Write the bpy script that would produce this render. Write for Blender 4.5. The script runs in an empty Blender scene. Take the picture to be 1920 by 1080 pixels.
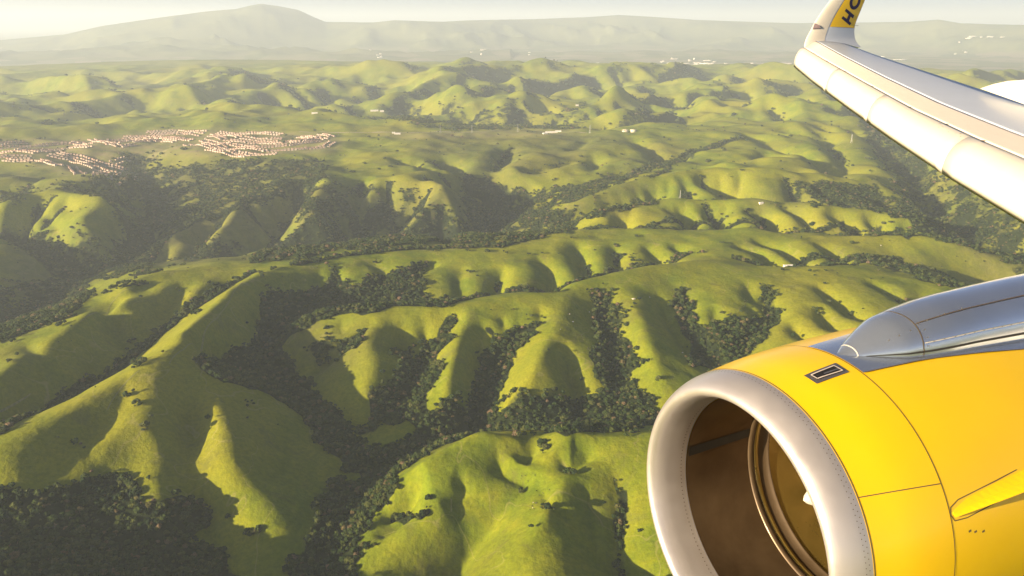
import bpy, bmesh, math, random
import numpy as np
from mathutils import Vector, Matrix
random.seed(7); RNG = np.random.default_rng(11)
S = bpy.context.scene
C = S.collection
# ---------------------------------------------------------------- camera, sky, sun, exposure
F = 1500.0; HZ = 40.0; CAM_H = 700.0
PITCH = math.atan((540 - HZ) / F); CP, SP = math.cos(PITCH), math.sin(PITCH)
cam_d = bpy.data.cameras.new('camera'); cam = bpy.data.objects.new('camera', cam_d); C.objects.link(cam)
cam_d.lens = 36 * F / 1920; cam_d.sensor_width = 36
cam_d.clip_start = 0.1; cam_d.clip_end = 200000
cam.location = (0, 0, CAM_H); cam.rotation_euler = (math.pi / 2 - PITCH, 0, 0)
S.camera = cam
SUN_EL = math.radians(14.0)
SUN_AZ = math.radians(-119.0)            # from +Y, clockwise: the sun stands to the left, a little behind
w = bpy.data.worlds.new('World'); S.world = w; w.use_nodes = True
nt = w.node_tree; bg = nt.nodes['Background']
sky = nt.nodes.new('ShaderNodeTexSky'); sky.sky_type = 'NISHITA'; sky.sun_disc = False
sky.sun_elevation = SUN_EL; sky.sun_rotation = SUN_AZ; sky.altitude = 700; sky.air_density = 0.3; sky.dust_density = 2.2; sky.ozone_density = 1.5
nt.links.new(sky.outputs[0], bg.inputs[0]); bg.inputs[1].default_value = 0.05
sd = bpy.data.lights.new('sun', 'SUN'); sun = bpy.data.objects.new('sun', sd); C.objects.link(sun)
sd.energy = 5.0; sd.angle = math.radians(0.5); sd.color = (1.0, 0.79, 0.50)
sdir = Vector((math.sin(SUN_AZ) * math.cos(SUN_EL), math.cos(SUN_AZ) * math.cos(SUN_EL), math.sin(SUN_EL)))
sun.rotation_euler = sdir.to_track_quat('Z', 'Y').to_euler(); sun.location = sdir * 50 + Vector((0, 0, CAM_H))
S.view_settings.view_transform = 'Standard'; S.view_settings.look = 'None'; S.view_settings.gamma = 1
S.view_settings.exposure = 1.7
S.render.engine = 'CYCLES'
try:
    S.cycles.volume_bounces = 1; S.cycles.max_bounces = 8
except Exception: pass
HAZE_DENSITY = 5.1e-5

# ---------------------------------------------------------------- helpers
def tag(o, label=None, cat=None, group=None, kind=None):
    if label: o['label'] = label
    if cat: o['category'] = cat
    if group: o['group'] = group
    if kind: o['kind'] = kind
    return o

def mesh_obj(name, verts, faces, mat=None, parent=None, smooth=True):
    me = bpy.data.meshes.new(name); me.from_pydata([tuple(v) for v in verts], [], faces)
    me.update()
    o = bpy.data.objects.new(name, me); C.objects.link(o)
    if mat: me.materials.append(mat)
    if smooth: me.polygons.foreach_set('use_smooth', [True] * len(me.polygons))
    if parent: o.parent = parent
    return o

def bm_obj(name, bm, mat=None, parent=None, smooth=False):
    me = bpy.data.meshes.new(name); bm.to_mesh(me); bm.free()
    if smooth: me.polygons.foreach_set('use_smooth', [True] * len(me.polygons))
    o = bpy.data.objects.new(name, me); C.objects.link(o)
    if mat: me.materials.append(mat)
    if parent: o.parent = parent
    return o

def empty(name, loc):
    o = bpy.data.objects.new(name, None); o.location = loc; o.empty_display_size = 1; C.objects.link(o); return o

class NT:
    """tiny node-graph helper"""
    def __init__(s, name):
        s.m = bpy.data.materials.new(name); s.m.use_nodes = True; s.t = s.m.node_tree
        s.b = s.t.nodes['Principled BSDF']; s.out = s.t.nodes['Material Output']
    def n(s, typ, **kw):
        x = s.t.nodes.new(typ)
        for k, v in kw.items():
            if k.startswith('i_'): x.inputs[k[2:].replace('_', ' ')].default_value = v
            else: setattr(x, k, v)
        return x
    def l(s, a, b): s.t.links.new(a, b)
    def noise(s, scale, detail=4, rough=.55, vec=None, dist=0):
        x = s.n('ShaderNodeTexNoise'); x.inputs['Scale'].default_value = scale; x.inputs['Detail'].default_value = detail
        x.inputs['Roughness'].default_value = rough; x.inputs['Distortion'].default_value = dist
        if vec is not None: s.l(vec, x.inputs['Vector'])
        return x.outputs['Fac']
    def ramp(s, fac, stops):
        x = s.n('ShaderNodeValToRGB'); e = x.color_ramp.elements
        while len(e) < len(stops): e.new(0.5)
        for i, (p, c) in enumerate(stops):
            e[i].position = p; e[i].color = (c if len(c) == 4 else (*c, 1)) if not isinstance(c, (int, float)) else (c, c, c, 1)
        s.l(fac, x.inputs[0]); return x.outputs[0]
    def mix(s, fac, a, b, mode='MIX'):
        x = s.n('ShaderNodeMix', data_type='RGBA', blend_type=mode)
        for v, i in ((fac, 0), (a, 6), (b, 7)):
            if hasattr(v, 'links'): s.l(v, x.inputs[i])
            elif i == 0: x.inputs[0].default_value = v
            else: x.inputs[i].default_value = (*v, 1) if len(v) == 3 else v
        return x.outputs[2]
    def math(s, op, a, b=None, clamp=False):
        x = s.n('ShaderNodeMath', operation=op, use_clamp=clamp)
        for v, i in ((a, 0), (b, 1)):
            if v is None: continue
            if hasattr(v, 'links'): s.l(v, x.inputs[i])
            else: x.inputs[i].default_value = v
        return x.outputs[0]
    def attr(s, name): return s.n('ShaderNodeAttribute', attribute_name=name).outputs['Fac']
    def obj(s): return s.n('ShaderNodeTexCoord').outputs['Object']
    def pos(s): return s.n('ShaderNodeNewGeometry').outputs['Position']
    def set(s, col=None, rough=None, metal=None, **kw):
        for key, v in (('Base Color', col), ('Roughness', rough), ('Metallic', metal)):
            if v is None: continue
            if hasattr(v, 'links'): s.l(v, s.b.inputs[key])
            else: s.b.inputs[key].default_value = (*v, 1) if key == 'Base Color' else v
        for k, v in kw.items(): s.b.inputs[k.replace('_', ' ')].default_value = v
        return s
    def bump(s, h, strength, dist):
        x = s.n('ShaderNodeBump'); x.inputs['Strength'].default_value = strength; x.inputs['Distance'].default_value = dist
        s.l(h, x.inputs['Height']); s.l(x.outputs[0], s.b.inputs['Normal'])

def simple_mat(name, col, rough=.6, metal=0., var=.12, scale=8., **kw):
    m = NT(name); nz = m.noise(scale, 5, .6, m.obj())
    a = tuple(c * (1 - var) for c in col); b = tuple(min(1, c * (1 + var)) for c in col)
    m.set(m.ramp(nz, [(.3, a), (.7, b)]), rough, metal, **kw); return m.m

# ---------------------------------------------------------------- the land: ridges and valleys, then relaxation between them
TH_IN = np.radians(52.0); DT = 0.0045; DL = 0.0050
R0, R1 = 430.0, 15000.0
th = np.arange(-TH_IN, TH_IN + DT / 2, DT); NTH = len(th)
lr = np.arange(math.log(R0), math.log(R1), DL); NR = len(lr); rr = np.exp(lr)

def pix_dir(x, y):
    x = np.asarray(x, float); v = 540 - np.asarray(y, float)
    dx = x - 960; dy = F * CP + v * SP; dz = -F * SP + v * CP
    return np.arctan2(dx, dy), -dz / np.hypot(dx, dy)      # azimuth, downward slope
def pix_to_polar(x, y, z):
    t, m = pix_dir(x, y); return t, (CAM_H - np.asarray(z, float)) / np.maximum(m, .004)

LINES = """
-150,960,85 60,1000,80 150,1010,66 220,1020,50 300,1045,28 350,1070,12 450,1130,4
560,1180,0 600,1080,5 650,990,10 680,930,13 720,880,16 790,840,19 860,808,21 940,797,24 1020,795,26 1100,790,28 1180,790,30 1230,795,32 1350,800,38 1500,790,45 1700,780,50
680,930,13 660,880,20 620,820,28 590,780,34
640,1015,22 700,960,45 735,905,70 800,872,92 870,828,105 905,815,108 960,822,104 1000,832,100 1060,810,108 1130,824,104 1220,815,106 1320,810,110 1500,815,110
900,815,108 855,900,84 830,960,64 760,990,50 711,1017,38 660,1070,18
1130,824,104 1080,870,98 1040,930,92 1010,1000,82 960,1040,70 940,1110,55
1190,1150,15 1157,1070,44 1160,1000,55 1165,940,72 1150,890,86
1290,1080,60 1280,950,85 1260,850,102
800,1150,-8 861,1066,8 880,1032,20 915,1000,36 935,965,52 977,920,74 985,880,90
-150,900,140 0,832,150 60,805,150 111,780,150 183,735,153 267,688,156 333,655,156 375,610,148 417,572,135 450,540,130 483,517,125 560,497,122 650,478,118 774,464,116 874,463,115 933,461,116 981,449,118 1018,439,120 1081,433,120 1178,431,118 1300,431,118 1342,436,118 1410,434,118 1519,442,116 1594,443,115 1687,447,110 1781,459,100 1850,480,80 1920,520,50
-120,860,70 0,815,80 100,763,85 180,715,88 222,691,90 278,641,93 333,596,97 390,560,102 430,533,108 470,515,117
-120,790,145 0,715,145 60,670,143 110,635,140 160,600,138 206,572,135 240,545,130 265,525,126 300,514,122 350,510,120 400,504,119 450,500,119 520,497,121
344,516,120 300,555,117 240,600,111 226,614,103
272,540,112 235,575,100 205,612,90 235,655,86
345,545,107 322,575,96 303,610,90 282,640,88
420,515,119 367,540,118 335,575,108
-150,700,-30 0,615,-40 60,590,-45 110,545,-50 170,515,-55 230,500,-58 300,495,-58 400,485,-58 480,483,-58 560,480,-60 620,473,-60 680,463,-60 760,455,-60 860,452,-60 900,450,-58 930,420,-50 945,395,-35 925,362,0 890,335,60
230,500,-58 255,460,-50 275,420,-40 290,380,-20 280,340,10 255,305,55 240,290,85
610,335,95 590,340,85 583,346,80 529,358,65 480,372,45 437,388,30 365,408,5 310,448,-25 280,482,-50
452,393,30 420,430,5 401,448,-8 378,485,-45
600,345,85 590,380,55 587,411,30 610,440,0 640,460,-45
587,411,30 555,440,0 525,462,-30 503,478,-52
470,484,-58 510,450,-40 540,410,-15 560,380,20 575,362,50
365,488,-57 385,450,-33 415,415,-4 440,400,14
-100,420,40 0,397,60 55,371,80 109,364,85 164,379,75 204,388,65 237,400,50 262,425,0
204,388,65 165,410,52 146,426,40 172,450,8 193,482,-35
-80,445,50 0,450,40 36,462,25 70,485,0 102,506,-32
-60,435,20 30,435,5 80,465,-20 130,495,-48 170,512,-55
-60,370,60 0,382,50 60,352,62 150,348,45 220,365,5 265,400,-30
0,335,95 100,338,95 200,335,96 240,322,96
0,280,100 150,265,105 300,250,108 450,250,108 600,255,108
300,285,98 450,300,96 560,300,98 640,300,100 625,330,95
700,270,106 800,300,100 860,322,92 735,342,92 670,330,96
900,270,104 1000,260,108 1100,252,110 1200,247,112 1300,250,114 1400,245,117 1500,235,122 1600,222,125
1200,300,96 1150,310,92 1000,300,98 960,320,88
1300,285,108 1400,285,105 1500,300,105 1560,310,105
800,345,90 837,374,60 800,400,32 748,430,-5 705,455,-42
760,345,85 700,356,75 665,374,50 650,395,20
652,458,-57 680,430,-40 692,400,0 722,375,40
718,455,-58 770,405,-10 800,380,30
837,374,60 850,400,28 857,430,-12 862,448,-52
1193,346,120 1137,363,105 1081,381,85 1040,400,50 1000,425,8 962,448,-40
930,420,-50 975,410,-20 1003,400,0 1044,376,30 1081,354,55 1118,341,68 1155,334,78 1200,322,85 1250,300,92 1331,275,98 1384,262,105
1078,431,88 990,446,30 930,454,-40
1078,431,88 1100,430,90 1200,428,93 1300,427,92 1400,431,86 1500,436,80 1600,440,70 1700,444,52 1760,450,30 1820,455,5 1880,480,-25
1324,377,92 1250,378,88 1200,384,75 1130,400,58 1085,412,42 1030,428,15 975,445,-25
1060,428,70 1100,413,95 1130,402,108 1222,384,120 1312,380,122 1425,380,122 1537,391,118 1650,399,105 1725,414,85 1760,430,50 1800,450,18
1193,346,120 1248,337,130 1312,326,138 1387,326,138 1462,328,135 1537,335,125 1600,339,112 1642,343,100 1700,370,62 1735,400,30
1324,377,92 1425,377,90 1500,381,85 1575,388,75 1650,393,55 1725,408,25 1780,430,5
1960,530,-50 1880,480,-25 1820,455,5 1790,435,8 1750,400,15 1730,360,25 1720,330,35 1700,290,50 1670,250,70 1640,215,92
1740,265,125 1800,300,125 1900,360,125 2050,430,125
510,660,60 530,635,85 560,610,105 600,590,120 650,582,126 700,578,128 760,580,128 820,581,129 870,575,130 950,560,132 1050,541,134 1100,530,134 1150,518,134 1200,507,134 1250,500,133 1300,492,130 1340,490,127 1400,505,124 1450,510,121 1522,503,119 1575,502,118 1650,511,112 1725,522,105 1800,541,95 1880,575,80 1980,610,60
590,780,34 560,745,38 520,700,45 500,660,50 515,620,54 560,592,58 620,574,62 700,570,64 830,572,66 900,556,70 1000,545,75 1080,528,80 1150,506,86 1200,498,90 1249,490,95 1286,474,104
520,700,45 450,695,60 400,685,82 372,675,100
352,668,140 440,700,118 485,780,80 540,850,50 600,930,25
1380,485,112 1440,498,106 1500,498,102 1560,491,98 1620,490,92 1687,494,84 1740,505,70 1800,525,45 1850,545,20 1920,570,-20
755,640,96 765,690,72 740,740,47 700,790,32 650,850,22
840,612,102 812,650,80 790,700,58 765,745,40 740,790,30
1000,612,106 965,645,85 940,695,62 915,750,38 900,790,26
1125,565,112 1135,605,92 1160,660,70 1165,720,47 1140,765,34 1120,788,30
1275,550,108 1290,600,88 1315,645,68 1350,690,52 1370,750,42 1350,800,38
690,585,127 690,640,106 698,690,84 690,740,60 675,778,34
880,580,129 862,640,107 847,700,82 845,750,56 850,790,32
1070,545,132 1045,610,113 1010,680,90 985,735,64 960,782,34
1175,520,133 1190,580,116 1215,650,94 1240,710,70 1258,760,46
1310,500,129 1325,570,106 1350,640,80 1400,720,66
1433,540,112 1455,592,94 1410,640,76 1370,685,58
1480,520,118 1482,590,106 1450,645,90 1440,700,75 1560,760,62
311,745,139 270,765,138 236,793,136 208,828,131 155,866,121 95,913,109 45,955,101
200,788,129 168,828,119 122,868,112 72,910,107 20,950,104
150,760,151 100,808,147 48,852,140 0,890,133 -60,935,124
300,700,151 313,760,139 322,800,132 325,850,122 318,900,107 298,955,82
255,850,102 220,882,93 185,915,86 140,955,82 110,1000,76
368,775,102 352,830,78 342,890,58 336,950,42 380,1000,22 440,1030,14
412,738,119 392,755,124 410,778,127 430,815,119 424,858,105 466,905,78 515,965,50 550,1020,25
-100,240,150 0,237,150 130,222,155 200,217,158 300,216,158 400,217,158 500,213,158 600,212,155 700,225,140 800,234,122 880,243,104
0,215,90 200,212,90 400,212,92 600,207,92 750,215,60 850,240,15 950,244,0 1050,243,10 1100,235,30 1160,222,60 1300,200,80
860,172,170 900,200,110 890,235,25
950,185,155 945,215,80 1000,238,20
1020,180,160 1030,210,90 1060,235,20
1087,202,120 1132,184,160 1196,176,165 1290,169,170 1365,165,170
1100,212,50 1180,196,90 1290,188,100 1400,180,110
1099,225,80 1159,214,130 1271,202,140 1402,200,145 1500,190,145
1110,242,60 1250,222,92 1372,213,108
900,161,200 930,146,220 1027,142,225 1084,135,235 1177,124,250 1252,129,240 1402,131,235 1496,127,235 1600,135,230
1000,175,90 1100,160,110 1200,160,120 1350,150,120 1500,160,120
0,100,240 100,96,260 240,90,300 300,90,310 400,89,310 450,100,260 520,108,200
440,172,180 480,160,205 520,152,220 600,148,215 700,150,200 800,150,190
300,200,95 500,197,95 650,190,88 760,180,80
1496,127,235 1600,133,220 1750,142,190 1950,168,150 2300,215,140
1500,160,120 1700,175,105 2000,210,105 2300,260,110
1500,190,145 1640,200,140 1800,230,125 2000,290,120
2100,300,100 2300,420,80
1800,700,60 1920,640,40 2100,700,30
1920,900,60 2100,1100,50
-300,300,100 -300,600,60 -300,800,80
-300,180,130 -300,140,150
0,150,140 150,150,150 300,140,160 420,135,150
0,180,110 150,180,115 300,170,120
-300,95,60 0,84,50 150,83,40 350,82,30 480,90,20 600,105,20 800,122,15 1000,124,15 1200,121,15 1500,122,15 1700,126,15 2000,140,15 2400,160,20
-300,80,10 600,90,10 1000,95,10 1500,95,10 2400,100,10
"""
def parse(s):
    return [np.array([[float(v) for v in p.split(',')] for p in ln.split()]) for ln in s.strip().split('\n') if ln.strip()]

def relax(hc, mask, nr, nth, dl, dt, load, it):
    """Poisson relaxation with fixed cells; hc start values"""
    h = hc.copy(); wl = 1 / dl ** 2; wt = 1 / dt ** 2; den = 2 * wl + 2 * wt
    I, J = np.mgrid[0:nr, 0:nth]; red = ((I + J) % 2 == 0)
    om = 1.75
    for k in range(it):
        for col in (red, ~red):
            p = np.pad(h, 1, mode='edge')
            new = ((p[:-2, 1:-1] + p[2:, 1:-1]) * wl + (p[1:-1, :-2] + p[1:-1, 2:]) * wt + load) / den
            upd = col & ~mask
            h[upd] += om * (new[upd] - h[upd])
    return h

def upsample(a, n0, n1):
    i = np.linspace(0, a.shape[0] - 1, n0); j = np.linspace(0, a.shape[1] - 1, n1)
    i0 = np.clip(i.astype(int), 0, a.shape[0] - 2); j0 = np.clip(j.astype(int), 0, a.shape[1] - 2)
    fi = (i - i0)[:, None]; fj = (j - j0)[None]
    return (a[i0][:, j0] * (1 - fi) * (1 - fj) + a[i0 + 1][:, j0] * fi * (1 - fj) + a[i0][:, j0 + 1] * (1 - fi) * fj + a[i0 + 1][:, j0 + 1] * fi * fj)

def blur(a, sig, axis):
    n = int(sig * 3 + 1); k = np.exp(-.5 * (np.arange(-n, n + 1) / sig) ** 2); k /= k.sum()
    pad = [(0, 0), (0, 0)]; pad[axis] = (n, n); p = np.pad(a, pad, mode='edge'); o = np.zeros_like(a)
    for q, kv in enumerate(k):
        o += kv * (p[q:q + a.shape[0]] if axis == 0 else p[:, q:q + a.shape[1]])
    return o

def perlin(x, y, seed=0):
    g = np.random.default_rng(seed); ang = g.random(4096) * 2 * np.pi; gx, gy = np.cos(ang), np.sin(ang)
    xi = np.floor(x).astype(np.int64); yi = np.floor(y).astype(np.int64); xf = x - xi; yf = y - yi
    def gr(a, b):
        hsh = ((a * 73856093) ^ (b * 19349663) ^ (seed * 83492791)) & 4095
        return gx[hsh], gy[hsh]
    u = xf * xf * xf * (xf * (xf * 6 - 15) + 10); v = yf * yf * yf * (yf * (yf * 6 - 15) + 10)
    out = 0
    for a in (0, 1):
        for b in (0, 1):
            px, py = gr(xi + a, yi + b)
            out = out + (px * (xf - a) + py * (yf - b)) * (u if a else 1 - u) * (v if b else 1 - v)
    return out * 1.5
def fbm(x, y, lam, octv=4, seed=0, gain=.5):
    s = 0; a = 1.
    for o in range(octv):
        s = s + a * perlin(x / lam * 2 ** o + 17.3 * o, y / lam * 2 ** o - 9.1 * o, seed + o); a *= gain
    return s
def ridged(x, y, lam, octv=4, seed=0, gain=.5):
    s = 0; a = 1.; wgt = 1
    for o in range(octv):
        n = 1 - np.abs(perlin(x / lam * 2 ** o + 7.3 * o, y / lam * 2 ** o + 3.7 * o, seed + o)) * 1.6
        n = n * n * wgt; s = s + a * n; wgt = np.clip(n * 1.6, 0, 1); a *= gain
    return s / 1.6

T2, R2 = np.meshgrid(th, rr); X2 = R2 * np.sin(T2); Y2 = R2 * np.cos(T2)

def solve_land():
    lines = parse(LINES)
    pts = []
    for L in lines:
        t, r = pix_to_polar(L[:, 0], L[:, 1], L[:, 2]); l = np.log(r); z = L[:, 2]
        for a in range(len(L) - 1):
            n = int(max(abs(t[a + 1] - t[a]) / DT, abs(l[a + 1] - l[a]) / DL) * 2) + 2
            f = np.linspace(0, 1, n)
            pts.append(np.stack([t[a] + (t[a + 1] - t[a]) * f, l[a] + (l[a + 1] - l[a]) * f, z[a] + (z[a + 1] - z[a]) * f], 1))
    P = np.concatenate(pts)
    # edges of the solved sheet
    base = 60 + 30 * fbm(X2, Y2, 2500, 2, 5)
    h = None
    for lev in (16, 8, 4, 2, 1):
        nr = max(8, NR // lev); nth = max(8, NTH // lev)
        dl = (lr[-1] - lr[0]) / (nr - 1); dt = (th[-1] - th[0]) / (nth - 1)
        j = np.rint((P[:, 0] - th[0]) / dt).astype(int); i = np.rint((P[:, 1] - lr[0]) / dl).astype(int)
        ok = (i >= 0) & (i < nr) & (j >= 0) & (j < nth)
        sm = np.zeros((nr, nth)); ct = np.zeros((nr, nth))
        np.add.at(sm, (i[ok], j[ok]), P[ok, 2]); np.add.at(ct, (i[ok], j[ok]), 1)
        mask = ct > 0; fx = np.where(mask, sm / np.maximum(ct, 1), 0)
        h = np.full((nr, nth), 60.) if h is None else upsample(h, nr, nth)
        h[mask] = fx[mask]
        mask[-1] = True; h[-1] = 20
        rloc = np.exp(np.linspace(lr[0], lr[-1], nr))[:, None]
        cc = 0.0011 * np.clip(1800 / rloc, 0, 1) ** 2.4
        h = relax(h, mask, nr, nth, dl, dt, cc * rloc ** 2, 220 if lev > 1 else 60)
    return h
H = solve_land()
H = blur(blur(H, .0070 / DT, 1), .0070 / DL, 0)

def cells(t, l):
    return (l - lr[0]) / DL, (t - th[0]) / DT
def sample(A, t, l):
    i, j = cells(np.asarray(t), np.asarray(l)); i = np.clip(i, 0, NR - 1.001); j = np.clip(j, 0, NTH - 1.001)
    i0 = i.astype(int); j0 = j.astype(int); fi = i - i0; fj = j - j0
    return A[i0, j0] * (1 - fi) * (1 - fj) + A[i0 + 1, j0] * fi * (1 - fj) + A[i0, j0 + 1] * (1 - fi) * fj + A[i0 + 1, j0 + 1] * fi * fj
def cast(x, y):
    """pixel of the photograph -> point of the land (world x, y, z)"""
    x = np.atleast_1d(np.asarray(x, float)); y = np.atleast_1d(np.asarray(y, float))
    t, m = pix_dir(x, y); out = np.zeros((len(x), 3))
    for k in range(len(x)):
        col = sample(H, np.full(NR, t[k]), lr)
        d = col - (CAM_H - rr * m[k]); q = np.argmax(d >= 0)
        if d[q] < 0: q = NR - 1
        r = rr[q] if q == 0 else rr[q - 1] + (rr[q] - rr[q - 1]) * (-d[q - 1]) / max(1e-6, d[q] - d[q - 1])
        out[k] = (r * math.sin(t[k]), r * math.cos(t[k]), np.interp(r, rr, col))
    return out

def seg_dist(A, B, pad):
    """distance of nearby grid vertices to a world segment; returns slices, distance, parameter"""
    x0, x1 = sorted((A[0], B[0])); y0, y1 = sorted((A[1], B[1]))
    cs = [(x, y) for x in (x0 - pad, x1 + pad) for y in (max(50, y0 - pad), y1 + pad)]
    tt = [math.atan2(*c) for c in cs]; ra = math.hypot(0 if x0 - pad < 0 < x1 + pad else min(abs(x0 - pad), abs(x1 + pad)), max(50, y0 - pad)); rb = max(math.hypot(*c) for c in cs)
    j0 = int(np.clip((min(tt) - th[0]) / DT, 0, NTH)); j1 = int(np.clip((max(tt) - th[0]) / DT + 2, 0, NTH))
    i0 = int(np.clip((math.log(ra) - lr[0]) / DL, 0, NR)); i1 = int(np.clip((math.log(rb) - lr[0]) / DL + 2, 0, NR))
    sl = (slice(i0, i1), slice(j0, j1)); dx, dy = B[0] - A[0], B[1] - A[1]; L2 = dx * dx + dy * dy + 1e-9
    f = np.clip(((X2[sl] - A[0]) * dx + (Y2[sl] - A[1]) * dy) / L2, 0, 1)
    return sl, np.hypot(X2[sl] - A[0] - f * dx, Y2[sl] - A[1] - f * dy), f

# gullies cut into the slopes: photo trace, depth in m, half width in m
CARVE = """
500,870;478,872;455,868|-0|20
944,500;933,526;931,548|14|26
1007,478;1033,504;1037,533;1026,541|20|34
1081,452;1093,489;1107,512|18|32
1152,456;1159,489;1155,504|12|24
1207,459;1241,481;1256,490|13|26
1259,456;1278,467|7|20
767,515;785,505;807,493|9|20
870,500;860,520;865,545|5|25
599,505;600,540|8|28
627,505;627,543;650,568|10|22
536,515;536,535;520,570|8|22
690,490;720,505;720,530|6|30
560,515;575,540|6|18
1376,455;1425,470;1455,492|15|26
1410,447;1462,459;1515,490|15|26
1530,455;1560,466;1577,485|13|26
1264,387;1290,399;1299,421|15|32
1327,384;1350,406;1365,427|17|34
1410,387;1440,402;1455,425|17|34
1462,384;1500,399;1519,417|16|32
1552,395;1586,410;1607,425|14|30
1624,402;1642,414;1657,425|11|26
1160,403;1170,415;1172,425|6|25
1301,335;1361,350;1425,374|20|45
1230,345;1235,375|8|30
1474,344;1500,365;1530,385|18|36
1612,354;1650,380|14|34
1537,249;1564,275;1597,316|25|60
1575,241;1650,267;1699,312|24|60
1414,252;1462,275;1537,297;1575,327|24|65
1181,256;1230,281;1252,298|20|60
1340,310;1380,300;1450,295|10|40
726,296;770,305;807,318|10|45
830,293;859,318|12|50
922,322;944,296;955,278|20|50
970,326;1007,318;1063,304|14|45
1111,322;1118,293|14|45
1040,285;1080,275;1100,262|10|50
905,600;900,660;892,740;885,780|22|34
755,600;752,640|16|30
795,598;797,620|9|20
1060,640;1070,690;1088,730;1085,755|17|24
1230,540;1260,600;1300,650|14|34
1340,572;1342,600;1350,613|7|20
1427,545;1440,570;1455,598|8|20
1406,567;1425,598|6|16
1532,530;1560,550;1604,587;1656,603|14|26
1532,572;1563,608;1604,624|12|22
1630,525;1698,561;1739,556|10|26
1480,600;1500,624;1530,634|8|20
1400,525;1405,540;1410,560|5|20
1010,575;1015,600|4|12
940,590;945,610|4|12
700,600;690,610;640,650;600,685|9|20
640,600;640,620|3|14
975,860;1000,835|9.600000000000001|25
800,900;760,925;730,945|19.200000000000003|24
930,830;940,870;985,890|9.600000000000001|30
790,950;760,968;720,995|8|14
700,925;715,940;700,955|4|12
860,880;868,915;850,935|8.0|20
1040,850;1070,870;1100,850|8.0|25
1010,900;1030,940;1060,960|4.800000000000001|20
1090,900;1110,960;1120,1040|6|24
240,700;225,760;180,800|8|24
360,700;345,740;360,800|8|26
330,760;335,820|6|24
455,862;480,872;530,880|9|22
60,700;20,740;0,760|8|26
40,640;70,665;80,700|5|22
160,640;180,680;190,710|6|24
470,560;500,600;500,640|10|28
420,600;440,640;450,680|6|26
385,640;395,665|4|18
60,380;90,400;110,430|7|24
120,385;135,400|6|18
20,395;40,430|6|20
455,400;470,430;480,470|8|30
540,365;520,390;500,420|7|25
822,396;832,425;841,450|16|32
760,400;740,420|6|20
700,360;705,372|6|25
640,420;655,440|5|20
1000,380;960,385|12|40
1010,350;980,365|10|40
"""
CARVED = []
def carve(pts, depth, wid, world=False):
    W = np.array(pts, float) if world else cast([p[0] for p in pts], [p[1] for p in pts])
    D = {}
    full = np.full(H.shape, 1e9, np.float32); dep = np.zeros(H.shape, np.float32)
    n = len(W); cum = np.concatenate([[0], np.cumsum(np.hypot(*(np.diff(W[:, :2], axis=0).T)))]); tot = cum[-1] + 1e-6
    for a in range(n - 1):
        sl, d, f = seg_dist(W[a], W[a + 1], wid * 4)
        s = (cum[a] + f * (cum[a + 1] - cum[a])) / tot
        dd = depth * np.clip(s * 2.2, .0, 1) ** .7
        b = d < full[sl]; v = full[sl]; v[b] = d[b]; q = dep[sl]; q[b] = dd[b]
    H[...] -= dep * np.exp(-np.abs(full) / wid) * np.exp(-(full / (wid * 2.5)) ** 2)
for ln in CARVE.strip().split('\n'):
    p, d, wd = ln.split('|')
    carve([tuple(map(float, q.split(','))) for q in p.split(';')], float(d) * 1.5, float(wd))

# side gullies that run down from the crests by steepest descent
AUTO = []
def descend(x, y, n, step):
    out = [(x, y)]
    for _ in range(n):
        e = step * .7
        def hh(a, b): return float(sample(H, math.atan2(a, b), math.log(math.hypot(a, b))))
        gx_ = hh(x + e, y) - hh(x - e, y); gy_ = hh(x, y + e) - hh(x, y - e); g_ = math.hypot(gx_, gy_)
        if g_ < .03 * 2 * e: break
        x -= gx_ / g_ * step; y -= gy_ / g_ * step; out.append((x, y))
    return out
AUTOR = {(1193, 346), (610, 335), (837, 374), (-150, 240), (860, 172), (950, 185), (1020, 180), (1087, 202), (1099, 225), (900, 161), (1496, 127), (1500, 190), (1740, 265), (0, 100), (440, 172), (0, 150), (-100, 420), (-80, 445), (600, 345), (452, 393), (1300, 285), (900, 270), (700, 270), (1060, 428), (0, 280), (1640, 200), (587, 411)}
ra = random.Random(17); nauto = 0
for L in parse(LINES):
    if (int(L[0, 0]), int(L[0, 1])) not in AUTOR: continue
    t_, r_ = pix_to_polar(L[:, 0], L[:, 1], L[:, 2]); W = np.stack([r_ * np.sin(t_), r_ * np.cos(t_)], 1); d_ = np.concatenate([[0], np.cumsum(np.hypot(*np.diff(W, axis=0).T))])
    s_ = 30.
    while s_ < d_[-1]:
        x_, y_ = np.interp(s_, d_, W[:, 0]), np.interp(s_, d_, W[:, 1]); R_ = math.hypot(x_, y_); q_ = float(np.clip(R_ / 3000, .8, 2.6))
        tx, ty = np.interp(s_ + 5, d_, W[:, 0]) - x_, np.interp(s_ + 5, d_, W[:, 1]) - y_; tl = math.hypot(tx, ty) + 1e-6
        for sg in (-1, 1):
            if ra.random() < .25: continue
            p_ = descend(x_ - ty / tl * 22 * q_ * sg, y_ + tx / tl * 22 * q_ * sg, ra.randint(7, 15), 16 * q_)
            if len(p_) > 4: carve(p_, ra.uniform(10, 19) * q_, ra.uniform(26, 38) * q_, world=True); AUTO.append((p_, q_)); nauto += 1
        s_ += ra.uniform(58, 98) * q_
print('auto gullies', nauto)
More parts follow.
